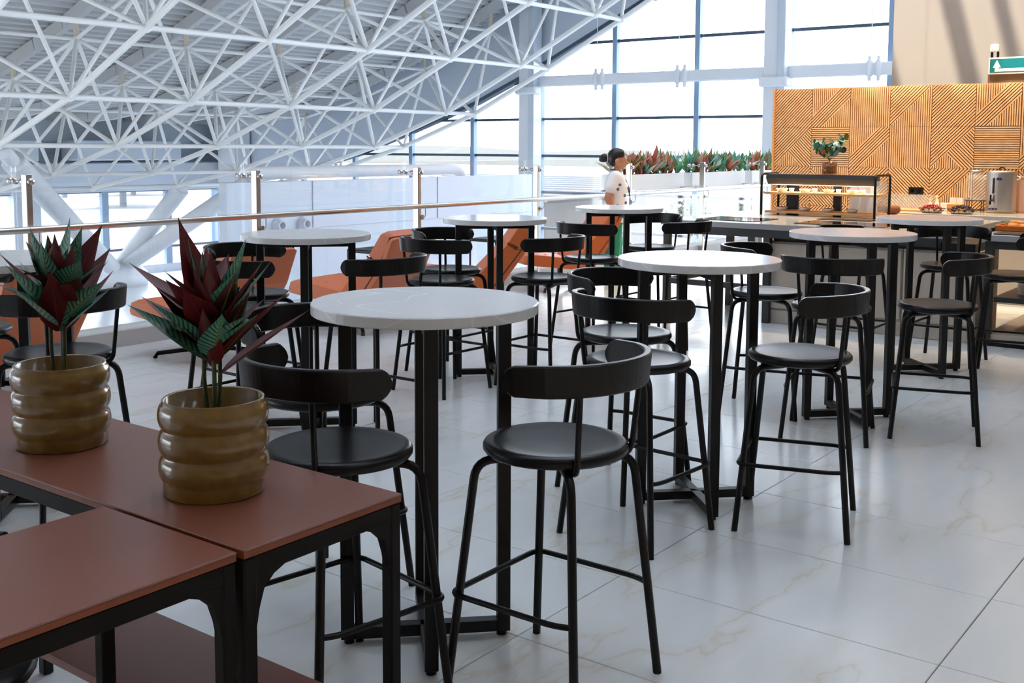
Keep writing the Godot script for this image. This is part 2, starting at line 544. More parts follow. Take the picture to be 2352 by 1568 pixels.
func roof() -> void:
	# corrugated deck: ribs along z
	var st := mb()
	var prof := PackedVector2Array()
	var x := -41.3
	var k := 0
	while x < -11.5:
		var up: float = [0.0, 0.0, 0.1, 0.1][k % 4]
		prof.append(Vector2(x, deck_y(x) + up))
		x += [0.11, 0.04, 0.11, 0.04][k % 4]
		k += 1
	prof.append(Vector2(-11.5, 12.0))
	for i in prof.size() - 1:
		var a := prof[i]
		var b := prof[i + 1]
		poly(st, [Vector3(a.x, a.y, -32.4), Vector3(b.x, b.y, -32.4), Vector3(b.x, b.y, 6.2), Vector3(a.x, a.y, 6.2)], Vector3(a.x, a.y + 5.0, 0))
	for i in range(0, 30):
		var xa := -41.3 + i * 29.8 / 30.0
		var xb := xa + 29.8 / 30.0
		poly(st, [Vector3(xa, deck_y(xa) + 0.4, -32.6), Vector3(xb, deck_y(xb) + 0.4, -32.6), Vector3(xb, deck_y(xb) + 0.4, 6.6), Vector3(xa, deck_y(xa) + 0.4, 6.6)], Vector3(xa, -5.0, 0))
	var ce := struct("ceiling", st, M.deck)
	# flat roof over the cafe: opal panels and a sun opening, both added for light
	var fr := mb()
	var opal := []
	for band in [[-32.6, -9.55], [-7.25, -0.9]]:
		var zc: float = band[0]
		while zc < band[1] - 0.01:
			var z1 := minf(zc + 1.3, band[1])
			var z2 := minf(zc + 3.1, band[1])
			box(fr, Vector3(-2.45, 12.2, (zc + z1) / 2.0), Vector3(18.1, 0.4, z1 - zc))
			if z2 > z1 + 0.2: opal.append([z1, z2])
			elif z2 > z1: box(fr, Vector3(-2.45, 12.2, (z1 + z2) / 2.0), Vector3(18.1, 0.4, z2 - z1))
			zc = z2
	box(fr, Vector3(-2.45, 12.2, 2.85), Vector3(18.1, 0.4, 7.5))
	box(fr, Vector3(-9.31, 12.2, -8.4), Vector3(4.38, 0.4, 2.3))
	box(fr, Vector3(2.0, 12.2, -8.4), Vector3(9.2, 0.4, 2.3))
	part("flat_roof", mesh_of(fr), M.white_paint, ce)
	for o in opal:
		part("added_opal_panel", boxm(Vector3(18.1, 0.01, o[1] - o[0])), M.opal, ce, Vector3(-2.45, 12.3, (o[0] + o[1]) / 2.0))  # unseen panels added to light the cafe from above
	for b in [[-6.2, 0.16], [-5.66, 0.09], [-4.2, 0.2]]:  # unseen beams added to throw shadow stripes on the beige wall
		part("added_stripe_beam", boxm(Vector3(b[1], 0.3, 2.6)), M.white_paint, ce, Vector3(b[0], 12.0, -8.4))
	# purlins resting on the space frame
	var zs := []
	for i in 7: zs.append(-13.37 - 3.525 * (i - 1))
	for z in zs:
		if z < -32.2: continue
		var pu := mb()
		for i in 20:
			var xa := -41.0 + i * 1.45
			var xb := xa + 1.45
			var c0 := Vector3(xa, deck_y(xa) - 0.2, z)
			var c1 := Vector3(xb, deck_y(xb) - 0.2, z)
			var d := c1 - c0
			box(pu, (c0 + c1) / 2.0, Vector3(d.length() + 0.02, 0.34, 0.2), 0.0, Basis(Vector3.BACK, atan2(d.y, d.x)))
		part("purlin", mesh_of(pu), M.deck, ce)
	# space frame
	var sf := thing("space_frame", "white tubular space frame of nodes and struts carrying the curved hall roof", "roof truss")
	var B := [[-13.1, 8.6], [-15.9, 7.15], [-18.85, 5.6], [-21.73, 4.15], [-24.92, 2.67], [-28.34, 1.49], [-31.79, 0.59], [-35.25, 0.0]]
	var bz := []
	for i in 7: bz.append(-8.08 - 3.525 * i)
	bz.append(-30.8)
	var rod := unit_rod(10)
	var ball := SphereMesh.new()
	ball.radius = 0.12
	ball.height = 0.24
	ball.radial_segments = 12
	ball.rings = 6
	var T := []
	for i in B.size() - 1:
		var a := Vector2(B[i][0], B[i][1])
		var b := Vector2(B[i + 1][0], B[i + 1][1])
		var n := (b - a).orthogonal().normalized()
		if n.y < 0: n = -n
		T.append((a + b) / 2.0 + n * 2.4)
	var tz := []
	for i in 7: tz.append(-9.845 - 3.525 * i)
	for i in B.size():
		for j in bz.size():
			var p := Vector3(B[i][0], B[i][1], bz[j])
			if j < 1 and i < 4: continue
			part("node", ball, M.truss_paint, sf, p)
			if j + 1 < bz.size():
				rod_at(part("bottom_chord", rod, M.truss_paint, sf), p, Vector3(B[i][0], B[i][1], bz[j + 1]), 0.066)
			if i + 1 < B.size() and not (j < 1 and i + 1 < 4):
				var q := Vector3(B[i + 1][0], B[i + 1][1], bz[j])
				var st2 := mb()
				var d := q - p
				box(st2, (p + q) / 2.0, Vector3(d.length(), 0.15, 0.13), 0.03, Basis(Vector3.BACK, atan2(d.y, d.x)))
				part("cross_chord", mesh_of(st2), M.truss_paint, sf)
	for i in T.size():
		for j in tz.size():
			if j < 1 and i < 3: continue
			var p := Vector3(T[i].x, T[i].y, tz[j])
			if tz[j] < -32.0: continue
			part("node", ball, M.truss_paint, sf, p)
			rod_at(part("post_stub", rod, M.stub_paint, sf), p, Vector3(p.x, deck_y(p.x) - 0.3, p.z), 0.08)
			if j + 1 < tz.size(): rod_at(part("top_chord", rod, M.truss_paint, sf), p, Vector3(p.x, p.y, maxf(tz[j + 1], -31.8)), 0.055)
			if i + 1 < T.size(): rod_at(part("top_rafter", rod, M.truss_paint, sf), p, Vector3(T[i + 1].x, T[i + 1].y, p.z), 0.055)
			for di in 2:
				for dj in 2:
					var jj := j + dj
					if jj >= bz.size(): continue
					rod_at(part("diagonal", rod, M.truss_paint, sf), p, Vector3(B[i + di][0], B[i + di][1], bz[jj]), 0.056)
	# raking struts down to the lower floor
	var base := Vector3(-38.6, -4.0, -25.2)
	var tops := [Vector3(-28.34, 1.4, -15.2), Vector3(-35.25, 0.1, -26.1), Vector3(-31.79, 0.5, -26.9)]
	var what := ["thick white raking strut leaning towards the first railing post", "thick white raking strut leaning against the middle of the lower windows", "thick white raking strut crossing the end of the lower windows"]
	for i in 3:
		var t: Vector3 = tops[i]
		var b := base + Vector3(0, 0.5, 0) + (t - base).normalized() * 0.3
		var s := thing("raking_strut", what[i], "strut", b, 0.0, "raking struts")
		rod_at(part("shaft", unit_rod(20), M.white_paint, s), Vector3.ZERO, (t - b) * 0.93, 0.32)
		var st3 := mb()
		var dir := (t - b).normalized()
		tube(st3, [(t - b) * 0.93, (t - b) * 0.985], 0.2, 16)
		part("tip", mesh_of(st3), M.white_paint, s)
	var ft := mb()
	lathe(ft, [Vector2(0, 0), Vector2(1.2, 0), Vector2(1.2, 0.5), Vector2(0.8, 0.9), Vector2(0, 0.95)], 24)
	single("strut_foot", ft, M.white_paint, "white round footing on the lower floor where the raking struts meet", "footing", base)

func window_wall() -> void:
	var z := -32.4
	var ww := struct("window_1", null, null)
	var tops := [[-41.0, -0.3], [-38.0, 0.1], [-35.0, 0.55], [-32.22, 1.17], [-29.34, 2.04], [-26.0, 3.12], [-23.49, 4.15], [-20.01, 5.78], [-18.77, 6.39], [-15.5, 8.0], [-12.5, 9.3], [-9.0, 10.4], [6.2, 10.6]]
	var top_at := func(x: float) -> float:
		for i in tops.size() - 1:
			if x <= tops[i + 1][0]: return lerpf(tops[i][1], tops[i + 1][1], (x - tops[i][0]) / (tops[i + 1][0] - tops[i][0]))
		return 10.6
	# solid gable between the glass and the deck
	var gs := mb()
	var i := 0
	var gx := -41.3
	while gx < 6.2:
		var b := minf(gx + 1.0, 6.2)
		var ya: float = top_at.call(gx)
		var yb: float = top_at.call(b)
		prism(gs, PackedVector2Array([Vector2(gx, ya), Vector2(b, yb), Vector2(b, deck_y(b) + 0.3), Vector2(gx, deck_y(gx) + 0.3)]), Vector3(0, 0, z), Vector3.RIGHT, Vector3.UP, Vector3(0, 0, 0.25))
		gx += 1.0
	struct("wall_gable", gs, M.panel)
	# dark trim under the gable
	var tr := mb()
	for k in tops.size() - 1:
		var a := Vector3(tops[k][0], tops[k][1], z + 0.1)
		var b := Vector3(tops[k + 1][0], tops[k + 1][1], z + 0.1)
		var d := b - a
		box(tr, (a + b) / 2.0, Vector3(d.length(), 0.12, 0.34), 0.0, Basis(Vector3.BACK, atan2(d.y, d.x)))
	struct("trim_1", tr, M.transom)
	var xs := []
	for k in 16: xs.append(-41.75 + 3.11 * k)
	var rows := []
	for k in 12: rows.append(-4.0 + 1.3 * k)
	for k in xs.size() - 1:
		var x: float = xs[k]
		var y1: float = top_at.call(maxf(x, -41.0)) + 0.05
		part("mullion", boxm(Vector3(0.17, y1 + 4.0, 0.2)), M.mullion, ww, Vector3(x, (y1 - 4.0) / 2.0, z + 0.05))
	for r in rows:
		if r < -3.9: continue
		# a transom runs from where the roof line meets it
		var x0 := -41.3
		while x0 < 6.0 and top_at.call(x0) < r: x0 += 0.1
		part("transom", boxm(Vector3(6.2 - x0, 0.09, 0.16)), M.transom, ww, Vector3((x0 + 6.2) / 2.0, r, z + 0.02))
	for k in xs.size() - 1:
		for r in rows.size() - 1:
			var xa: float = maxf(xs[k], -41.3) + 0.02
			var xb: float = minf(xs[k + 1], 6.2) - 0.02
			var ya: float = rows[r] + 0.02
			var yb: float = rows[r + 1] - 0.02
			var ta: float = top_at.call(xa)
			var tb: float = top_at.call(xb)
			if maxf(ta, tb) <= ya: continue
			var pl := PackedVector2Array([Vector2(xa, ya), Vector2(xb, ya), Vector2(xb, yb), Vector2(xa, yb)])
			if minf(ta, tb) < yb:
				var cut := Geometry2D.intersect_polygons(pl, PackedVector2Array([Vector2(xa - 1, -9), Vector2(xb + 1, -9), Vector2(xb + 1, tb + (tb - ta) / (xb - xa)), Vector2(xa - 1, ta - (tb - ta) / (xb - xa))]))
				if cut.is_empty(): continue
				pl = cut[0]
			var st := mb()
			var pts := []
			for p in pl: pts.append(Vector3(p.x, p.y, z))
			poly(st, pts, Vector3(0, 0, z - 5))
			part("pane", mesh_of(st), M.window_glass, ww)
	# white wind beam with cast clamps, and the two tall columns
	var wb := thing("wind_beam", "long white horizontal beam crossing the window wall between the tall columns", "beam", Vector3(-8.5, 3.8, -31.9))
	part("beam", boxm(Vector3(29.0, 0.36, 0.3), 0.03), M.white_paint, wb)
	for k in xs.size():
		var x: float = xs[k] + 8.5
		if x < -14 or x > 14: continue
		for dx in [-0.13, 0.13]:
			var ck := mb()
			lathe(ck, [Vector2(0, -0.36), Vector2(0.05, -0.35), Vector2(0.05, -0.24), Vector2(0.1, -0.19), Vector2(0.1, 0.19), Vector2(0.05, 0.24), Vector2(0.05, 0.35), Vector2(0, 0.36)], 10, Vector3(x + dx - 0.3, 0, 0.14))
			part("clamp", mesh_of(ck), M.white_paint, wb)
		rod_at(part("tie_rod", unit_rod(6), M.white_paint, wb), Vector3(x - 0.4, 0.6, 0.12), Vector3(x - 0.4, 6.0, 0.12), 0.012)
	var cl := ["tall white column beside the lower partition, near the woman", "tall white column rising behind the slatted wooden wall"]
	for k in 2:
		var x: float = [-23.15, -13.9][k]
		var c := thing("column", cl[k], "column", Vector3(x, -4.0, -31.7), 0.0, "window wall columns")
		var h: float = deck_y(x) + 4.0
		part("shaft", boxm(Vector3(0.5, h, 0.32), 0.02, Vector3(-0.1, h / 2.0, 0)), M.white_paint, c)
		part("flange", boxm(Vector3(0.24, h, 0.5), 0.02, Vector3(0.24, h / 2.0, 0)), M.panel, c)
		part("collar", boxm(Vector3(0.9, 0.3, 0.4), 0.05, Vector3(0, 7.5, 0.1)), M.white_paint, c)

func left_wall() -> void:
	var x := -41.3
	var wl := mb()
	box(wl, Vector3(x, 1.4, -13.2), Vector3(0.4, 3.66, 39.0))
	box(wl, Vector3(x, -3.95, -13.2), Vector3(0.4, 0.6, 39.0))
	box(wl, Vector3(x, -2.0, 3.0), Vector3(0.4, 4.0, 7.0))
	box(wl, Vector3(x + 0.1, -2.0, -22.9), Vector3(0.6, 4.2, 1.1))
	struct("wall_left", wl, M.panel)
	var w2 := struct("window_2", null, null)
	for z in [-32.3, -29.51, -26.42, -23.4, -20.4, -17.4, -14.4, -11.4, -8.4, -5.4, -2.4, 0.0]:
		part("mullion", boxm(Vector3(0.2, 3.3, 0.3)), M.mullion, w2, Vector3(x + 0.1, -2.05, z))
	for y in [-0.42, -2.9]:
		part("transom", boxm(Vector3(0.16, 0.1, 32.6)), M.transom, w2, Vector3(x + 0.1, y, -16.0))
	var zz := [0.0, -2.4, -5.4, -8.4, -11.4, -14.4, -17.4, -20.4, -23.4, -26.42, -29.51, -32.3]
	for k in zz.size() - 1:
		for r in [[-3.65, -2.9], [-2.9, -0.42]]:
			var st := mb()
			poly(st, [Vector3(x, r[0], zz[k]), Vector3(x, r[1], zz[k]), Vector3(x, r[1], zz[k + 1]), Vector3(x, r[0], zz[k + 1])], Vector3(x - 5, 0, 0))
			part("pane", mesh_of(st), M.window_glass, w2)
	# white boxes and ledges under the eaves
	var lg := mb()
	box(lg, Vector3(-40.6, 0.55, -13.0), Vector3(1.0, 0.5, 38.0), 0.05)
	struct("trim_2", lg, M.panel)
	for b in [[-26.6, 2.4], [-20.6, 2.0]]:
		single("ceiling_duct_box", span(Vector3(-40.6, 0.9, b[0] - b[1]), Vector3(-39.4, 1.7, b[0] + b[1]), 0.04), M.panel, "%s pale boxed duct under the eaves of the lower hall" % ("longer" if b[1] > 2.1 else "shorter"), "duct box", Vector3.ZERO, "boxed ducts under the eaves")
	# partition with jet nozzles, and the duct lying on top of it
	var px := -22.6
	var pw := mb()
	box(pw, Vector3(px - 0.2, -1.72, -24.6), Vector3(0.3, 4.56, 13.2))
	var pn := struct("wall_partition", pw, M.panel)
	for s in [[-20.92, -26.1], [-26.16, -31.1]]:
		part("wall_panel", boxm(Vector3(0.03, 1.3, absf(s[1] - s[0])), 0.008), M.panel, pn, Vector3(px - 0.035, -0.08, (s[0] + s[1]) / 2.0))
	for zc in [-19.66, -20.54]:
		var nz := mb()
		lathe(nz, [Vector2(0.2, 0), Vector2(0.19, 0.04), Vector2(0.14, 0.1), Vector2(0.13, 0.2), Vector2(0.1, 0.21), Vector2(0.09, 0.05), Vector2(0.0, 0.04)], 20)
		var o := single("jet_nozzle", nz, M.panel, "round white jet nozzle sticking out of the lower partition", "air nozzle", Vector3(px - 0.045, -0.6, zc), "jet nozzles")
		o.rotation = Vector3(0, 0, -PI / 2)
	var du := mb()
	tube(du, rounded([Vector3(-25.2, 0.72, -21.0), Vector3(-25.2, 0.72, -30.5), Vector3(-25.2, -1.2, -30.6)], 0.6, 8), 0.19, 20)
	single("air_duct", du, M.white_paint, "fat white air duct bending down behind the lower partition", "duct")
	var cc := thing("corner_column", "broad pale column at the end of the lower windows", "column", Vector3(-39.2, -4.0, -31.6))
	part("shaft", boxm(Vector3(1.1, 6.6, 0.9), 0.02, Vector3(0, 3.3, 0)), M.white_paint, cc)
	part("plinth", boxm(Vector3(1.3, 0.3, 1.1), 0.02, Vector3(0, 0.15, 0)), M.panel, cc)
	# dark machines on the lower floor by the railing
	var bb := thing("equipment_box", "dark blue grey equipment boxes standing on the lower floor behind the railing glass", "equipment", Vector3(-19.5, -4.0, -13.4))
	part("cabinet", boxm(Vector3(2.2, 1.3, 1.6), 0.03, Vector3(0, 0.65, 0)), M.far_roof, bb)
	part("cabinet", boxm(Vector3(1.2, 0.9, 1.2), 0.03, Vector3(1.4, 0.45, 1.2)), M.dark_metal, bb)

func railing() -> void:
	struct("trim_3", span(Vector3(-7.52, -0.02, -32.0), Vector3(-7.28, 0.13, 6.0), 0.01), M.kerb)
	var ra := thing("glass_railing", "stainless steel railing with glass panes along the edge of the cafe floor", "railing", Vector3(-7.25, 0, -4.06))
	var hr := mb()
	tube(hr, [Vector3(0.08, 0.93, 4.2), Vector3(0.08, 0.93, -14.2)], 0.024, 14)
	part("handrail", mesh_of(hr), M.steel, ra)
	var post := boxm(Vector3(0.07, 1.31, 0.045), 0.004, Vector3(0, 0.655, 0))
	var fit := mb()
	lathe(fit, [Vector2(0, -0.24), Vector2(0.022, -0.24), Vector2(0.024, -0.2), Vector2(0.008, -0.198), Vector2(0.008, -0.175), Vector2(0.022, -0.172), Vector2(0.024, -0.14), Vector2(0.008, -0.135), Vector2(0.008, -0.075), Vector2(0.02, -0.07), Vector2(0.022, -0.036), Vector2(0.01, -0.03), Vector2(0.01, 0.036), Vector2(0.024, 0.04), Vector2(0.022, 0.066), Vector2(0, 0.068)], 14)
	var fm := mesh_of(fit)
	var br := mb()
	tube(br, rounded([Vector3(0.03, 0.82, -0.03), Vector3(0.08, 0.82, -0.03), Vector3(0.08, 0.91, -0.03)], 0.03), 0.007, 8)
	tube(br, [Vector3(0.03, 0.82, -0.03), Vector3(0.045, 0.82, -0.03)], 0.025, 10)
	var bm := mesh_of(br)
	var pane := boxm(Vector3(0.012, 1.25, 1.975), 0.0, Vector3(0, 0.74, -1.0025))
	var low_pane := boxm(Vector3(0.012, 0.78, 1.975), 0.0, Vector3(0, 0.505, -1.0025))
	for i in range(-2, 8):
		var z := -2.006 * i
		if i > -2:
			part("post", post, M.brushed, ra, Vector3(0, 0, z))
			for y in [1.26, 0.28]:
				part("clamp", fm, M.steel, ra, Vector3(0, y, z)).rotation.z = -PI / 2
			part("rail_bracket", bm, M.steel, ra, Vector3(0, 0, z))
		part("pane", low_pane if i > 3 else pane, M.glass, ra, Vector3(-0.17, 0, z))

func kitchen_walls() -> void:
	# slatted oak wall: square panels whose slats run in different directions
	var s := 0.4525
	var z := -12.4
	var x0 := -5.432
	var top := 2.205
	var sw := thing("slatted_wall", "light wooden wall of square panels with ribbed slats in changing directions", "wood wall", Vector3(x0, 0, z))
	part("backing", boxm(Vector3(s * 16, top, 0.1), 0.0, Vector3(s * 8, top / 2.0, -0.093)), M.oak, sw)
	part("edge_strip", boxm(Vector3(0.02, top, 0.14), 0.0, Vector3(-0.01, top / 2.0, -0.03)), M.light_wood, sw)
	var A := PackedVector2Array([Vector2(0, 0), Vector2(1, 1), Vector2(0, 1)])      # upper left half
	var Bt := PackedVector2Array([Vector2(0, 0), Vector2(1, 0), Vector2(1, 1)])     # lower right half
	var full := PackedVector2Array([Vector2(0, 0), Vector2(1, 0), Vector2(1, 1), Vector2(0, 1)])
	var kinds := {
		"d": [[full, 45.0]], "v": [[full, 90.0]], "h": [[full, 0.0]], "b": [[full, 135.0]],
		"s": [[A, 45.0], [Bt, 90.0]],
		"n": [[PackedVector2Array([Vector2(0, 0.28), Vector2(0.72, 1), Vector2(0, 1)]), 90.0], [PackedVector2Array([Vector2(0, 0), Vector2(0.28, 0), Vector2(1, 0.72), Vector2(1, 1), Vector2(0.72, 1), Vector2(0, 0.28)]), 45.0], [PackedVector2Array([Vector2(0.28, 0), Vector2(1, 0), Vector2(1, 0.72)]), 90.0]],
		"t": [[A, 45.0], [PackedVector2Array([Vector2(0, 0), Vector2(0.72, 0), Vector2(0.36, 0.36)]), 90.0], [PackedVector2Array([Vector2(0.72, 0), Vector2(1, 0), Vector2(1, 1), Vector2(0.36, 0.36)]), 135.0]],
		"c": [[PackedVector2Array([Vector2(0, 0), Vector2(0.7, 0), Vector2(0, 0.7)]), 135.0], [PackedVector2Array([Vector2(0, 0.7), Vector2(0.7, 0), Vector2(1, 0), Vector2(1, 1), Vector2(0, 1)]), 135.0]],
		"w": [[PackedVector2Array([Vector2(0, 1), Vector2(0, 0), Vector2(1, 0)]), 135.0], [PackedVector2Array([Vector2(0, 1), Vector2(1, 0), Vector2(1, 1)]), 90.0]],
	}
	var grid := ["dnvsdnvsdnvsdnvs", "thnvthnvthnvthnv", "dwdbsdwdbsdwdbsd", "bdbdbbdbdbbdbdbb", "dbdbddbdbddbdbdd"]
	var cache := {}
	for r in 5:
		for c in 16:
			var key: String = grid[r][c]
			if r == 2: key = "dwdbsdwdbsdwdbsd"[c]
			if not cache.has(key):
				var st := mb()
				for reg in kinds[key]:
					var a := deg_to_rad(reg[1])
					var d := Vector2(cos(a), sin(a))
					var n := Vector2(-d.y, d.x)
					var pitch := 1.0 / 19.0 if reg[1] == 90.0 or reg[1] == 0.0 else 1.0 / 17.0
					for q in range(-28, 29):
						var o := Vector2(0.5, 0.5) + n * (q * pitch)
						var hw := pitch * 0.32
						var strip := PackedVector2Array([o - d + n * hw, o + d + n * hw, o + d - n * hw, o - d - n * hw])
						for piece in Geometry2D.intersect_polygons(strip, reg[0]):
							if piece.size() > 2: prism(st, Transform2D(0, Vector2(s - 0.004, s - 0.004), 0, Vector2(0.002, 0.002)) * piece, Vector3.ZERO, Vector3.RIGHT, Vector3.UP, Vector3(0, 0, 0.055))
				cache[key] = mesh_of(st)
			part("slat_panel", cache[key], M.oak, sw, Vector3(c * s, top - (r + 1) * s, -0.045))
	# socket
	var so := thing("wall_socket", "black double socket plate on the slatted wooden wall", "socket", Vector3(-3.76, 1.05, z + 0.012))
	part("plate", boxm(Vector3(0.16, 0.082, 0.014), 0.003), M.black, so)
	for dx in [-0.036, 0.036]:
		var k := mb()
		tube(k, [Vector3(dx, 0, 0.004), Vector3(dx, 0, 0.012)], 0.02, 14)
		part("outlet", mesh_of(k), M.hob_glass, so)
	# tall beige wall behind
	struct("wall_kitchen", span(Vector3(-4.5, 0, -14.1), Vector3(6.2, 12.0, -13.7)), M.beige)
	# direction sign on its box
	var sg := thing("direction_sign", "teal exit direction sign with a white bent arrow above the wooden wall", "sign", Vector3(-2.86, 2.2, z - 0.2))
	part("mount", boxm(Vector3(0.56, 0.16, 0.1), 0.0, Vector3(0.04, 0.03, 0)), M.bark, sg)
	part("frame", boxm(Vector3(0.46, 0.175, 0.03), 0.004, Vector3(0, 0.19, 0.07)), M.white_plastic, sg)
	part("face", boxm(Vector3(0.43, 0.145, 0.006), 0.0, Vector3(0, 0.19, 0.086)), M.sign_green, sg)
	var ar := mb()
	prism(ar, PackedVector2Array([Vector2(-0.185, 0.17), Vector2(-0.105, 0.17), Vector2(-0.145, 0.25)]), Vector3(0, 0, 0.089), Vector3.RIGHT, Vector3.UP, Vector3(0, 0, 0.003))
	prism(ar, PackedVector2Array([Vector2(-0.165, 0.128), Vector2(-0.125, 0.128), Vector2(-0.125, 0.172), Vector2(-0.165, 0.172)]), Vector3(0, 0, 0.089), Vector3.RIGHT, Vector3.UP, Vector3(0, 0, 0.003))
	prism(ar, PackedVector2Array([Vector2(-0.127, 0.128), Vector2(0.175, 0.128), Vector2(0.175, 0.16), Vector2(-0.127, 0.16)]), Vector3(0, 0, 0.089), Vector3.RIGHT, Vector3.UP, Vector3(0, 0, 0.003))
	part("arrow", mesh_of(ar), M.white_plastic, sg)
	var el := thing("emergency_lamp", "small white emergency lamp on a black bracket above the teal sign", "lamp", Vector3(-3.04, 2.478, z - 0.14))
	part("head", boxm(Vector3(0.085, 0.085, 0.07), 0.015, Vector3(0, 0.1, 0)), M.white_plastic, el)
	for dx in [-0.025, 0.035]:
		part("arm", boxm(Vector3(0.022, 0.06, 0.03), 0.004, Vector3(dx, 0.03, 0)), M.black, el)

func outside() -> void:
	struct("floor_002", span(Vector3(-300, -4.9, -300), Vector3(200, -4.5, -33.0)), M.asphalt)
	struct("floor_003", span(Vector3(-300, -4.9, -33.0), Vector3(-41.8, -4.5, 120)), M.asphalt)
	# low building with a ribbed roof beyond the window wall
	var b := thing("low_building", "low brown building with a blue grey ribbed roof outside the window wall", "building", Vector3(-34.0, -4.5, -46.0))
	part("wall", boxm(Vector3(13, 3.4, 10), 0.0, Vector3(-2, 1.7, 0)), M.far_wall, b)
	var rf := mb()
	for i in 22:
		box(rf, Vector3(-2.0, 3.62 + 0.05 * (i % 2) + i * 0.03, 6.2 - i * 0.6), Vector3(15.5, 0.12, 0.58))
	part("roof", mesh_of(rf), M.far_roof, b)
	var hl := mb()
	var last := Vector2(-400, 0)
	for i in 30:
		var x := -400.0 + i * 24.0
		var h := 2.2 + 1.6 * absf(sin(i * 0.9)) + 1.2 * sin(i * 0.37)
		var nx := Vector2(x + 24.0, h)
		prism(hl, PackedVector2Array([Vector2(last.x, -5), Vector2(nx.x, -5), Vector2(nx.x, nx.y - 3.0), Vector2(last.x, last.y - 3.0)]), Vector3(0, 0, -290), Vector3.RIGHT, Vector3.UP, Vector3(0, 0, -6))
		last = nx
	single("hill_ridge", hl, M.hill, "hazy low hills along the horizon beyond the apron", "hills")
	for i in 12:
		var p := Vector3(-28.5 + i * 1.1 + rng.randf_range(-0.3, 0.3), -4.5, -54.0 - 1.0 * i - 4.0 * (i % 3))
		var t := thing("tree", "pale green bushy tree outside below the planter boxes", "tree", p, 0.0, "trees outside the window wall")
		var h := rng.randf_range(2.4, 3.6)
		var tk := mb()
		tube(tk, [Vector3.ZERO, Vector3(0, h * 0.5, 0)], 0.12, 8)
		part("trunk", mesh_of(tk), M.bark, t)
		var cr := mb()
		for k in 420:
			var d := Vector3(rng.randfn(), rng.randfn() * 0.75, rng.randfn()).limit_length(2.0) * 0.62
			leaf_card(cr, Vector3(0, h * 0.72, 0) + d * Vector3(1.3, 0.8, 1.3), 0.34)
		part("crown", mesh_of(cr), M.foliage_far, t)
	# parked grey jets seen through the lower windows
	for i in 2:
		var pz := -60.0 - i * 16.0
		var jt := thing("parked_jet", ["grey parked jet with a pointed nose beyond the lower windows", "grey parked jet with twin tall fins beyond the lower windows"][i], "jet", Vector3(-95.0 - i * 22.0, -4.5, pz))
		var bd := mb()
		var prev: PackedVector3Array = []
		for k in 13:
			var u := k / 12.0
			var r := 1.5 * sqrt(maxf(0.02, sin(PI * minf(u * 0.9 + 0.02, 1.0))))
			var rg := ring_pts(Vector3(0, 3.2, 9.0 - u * 18.0), Vector3.RIGHT, Vector3.UP, r, 12)
			if k: skin(bd, prev, rg)
			prev = rg
		part("fuselage", mesh_of(bd), M.plane_grey, jt)
		var wg := mb()
		prism(wg, PackedVector2Array([Vector2(0, 3), Vector2(0, -6), Vector2(6, -6), Vector2(6, -4)]), Vector3(0, 3.0, 0), Vector3.RIGHT, Vector3.BACK, Vector3(0, 0.25, 0))
		prism(wg, PackedVector2Array([Vector2(0, 3), Vector2(0, -6), Vector2(-6, -6), Vector2(-6, -4)]), Vector3(0, 3.0, 0), Vector3.RIGHT, Vector3.BACK, Vector3(0, 0.25, 0))
		part("wing", mesh_of(wg), M.plane_grey, jt)
		for sx in [-1.2, 1.2]:
			var fn := mb()
			prism(fn, PackedVector2Array([Vector2(-3.5, 0), Vector2(-8.5, 0), Vector2(-8.8, 3.6), Vector2(-7.4, 3.6)]), Vector3(sx, 4.0, 0), Vector3.BACK, Vector3.UP, Vector3(0.2, 0, 0))
			part("tail_fin", mesh_of(fn), M.plane_grey, jt)
		for gz in [6.0, -3.0]:
			part("wheel_leg", boxm(Vector3(0.4, 2.2, 0.5), 0.0, Vector3(0, 1.1, gz)), M.plane_grey, jt)

func leaf_card(st: SurfaceTool, p: Vector3, s: float) -> void:
	var d := Vector3(rng.randf_range(-1, 1), rng.randf_range(-0.6, 1), rng.randf_range(-1, 1)).normalized()
	var e := d.cross(Vector3(rng.randf_range(-1, 1), rng.randf_range(-1, 1), rng.randf_range(-1, 1))).normalized()
	for v in [p, p + d * s * 0.5 + e * s * 0.3, p + d * s, p, p + d * s, p + d * s * 0.5 - e * s * 0.3]: st.add_vertex(v)

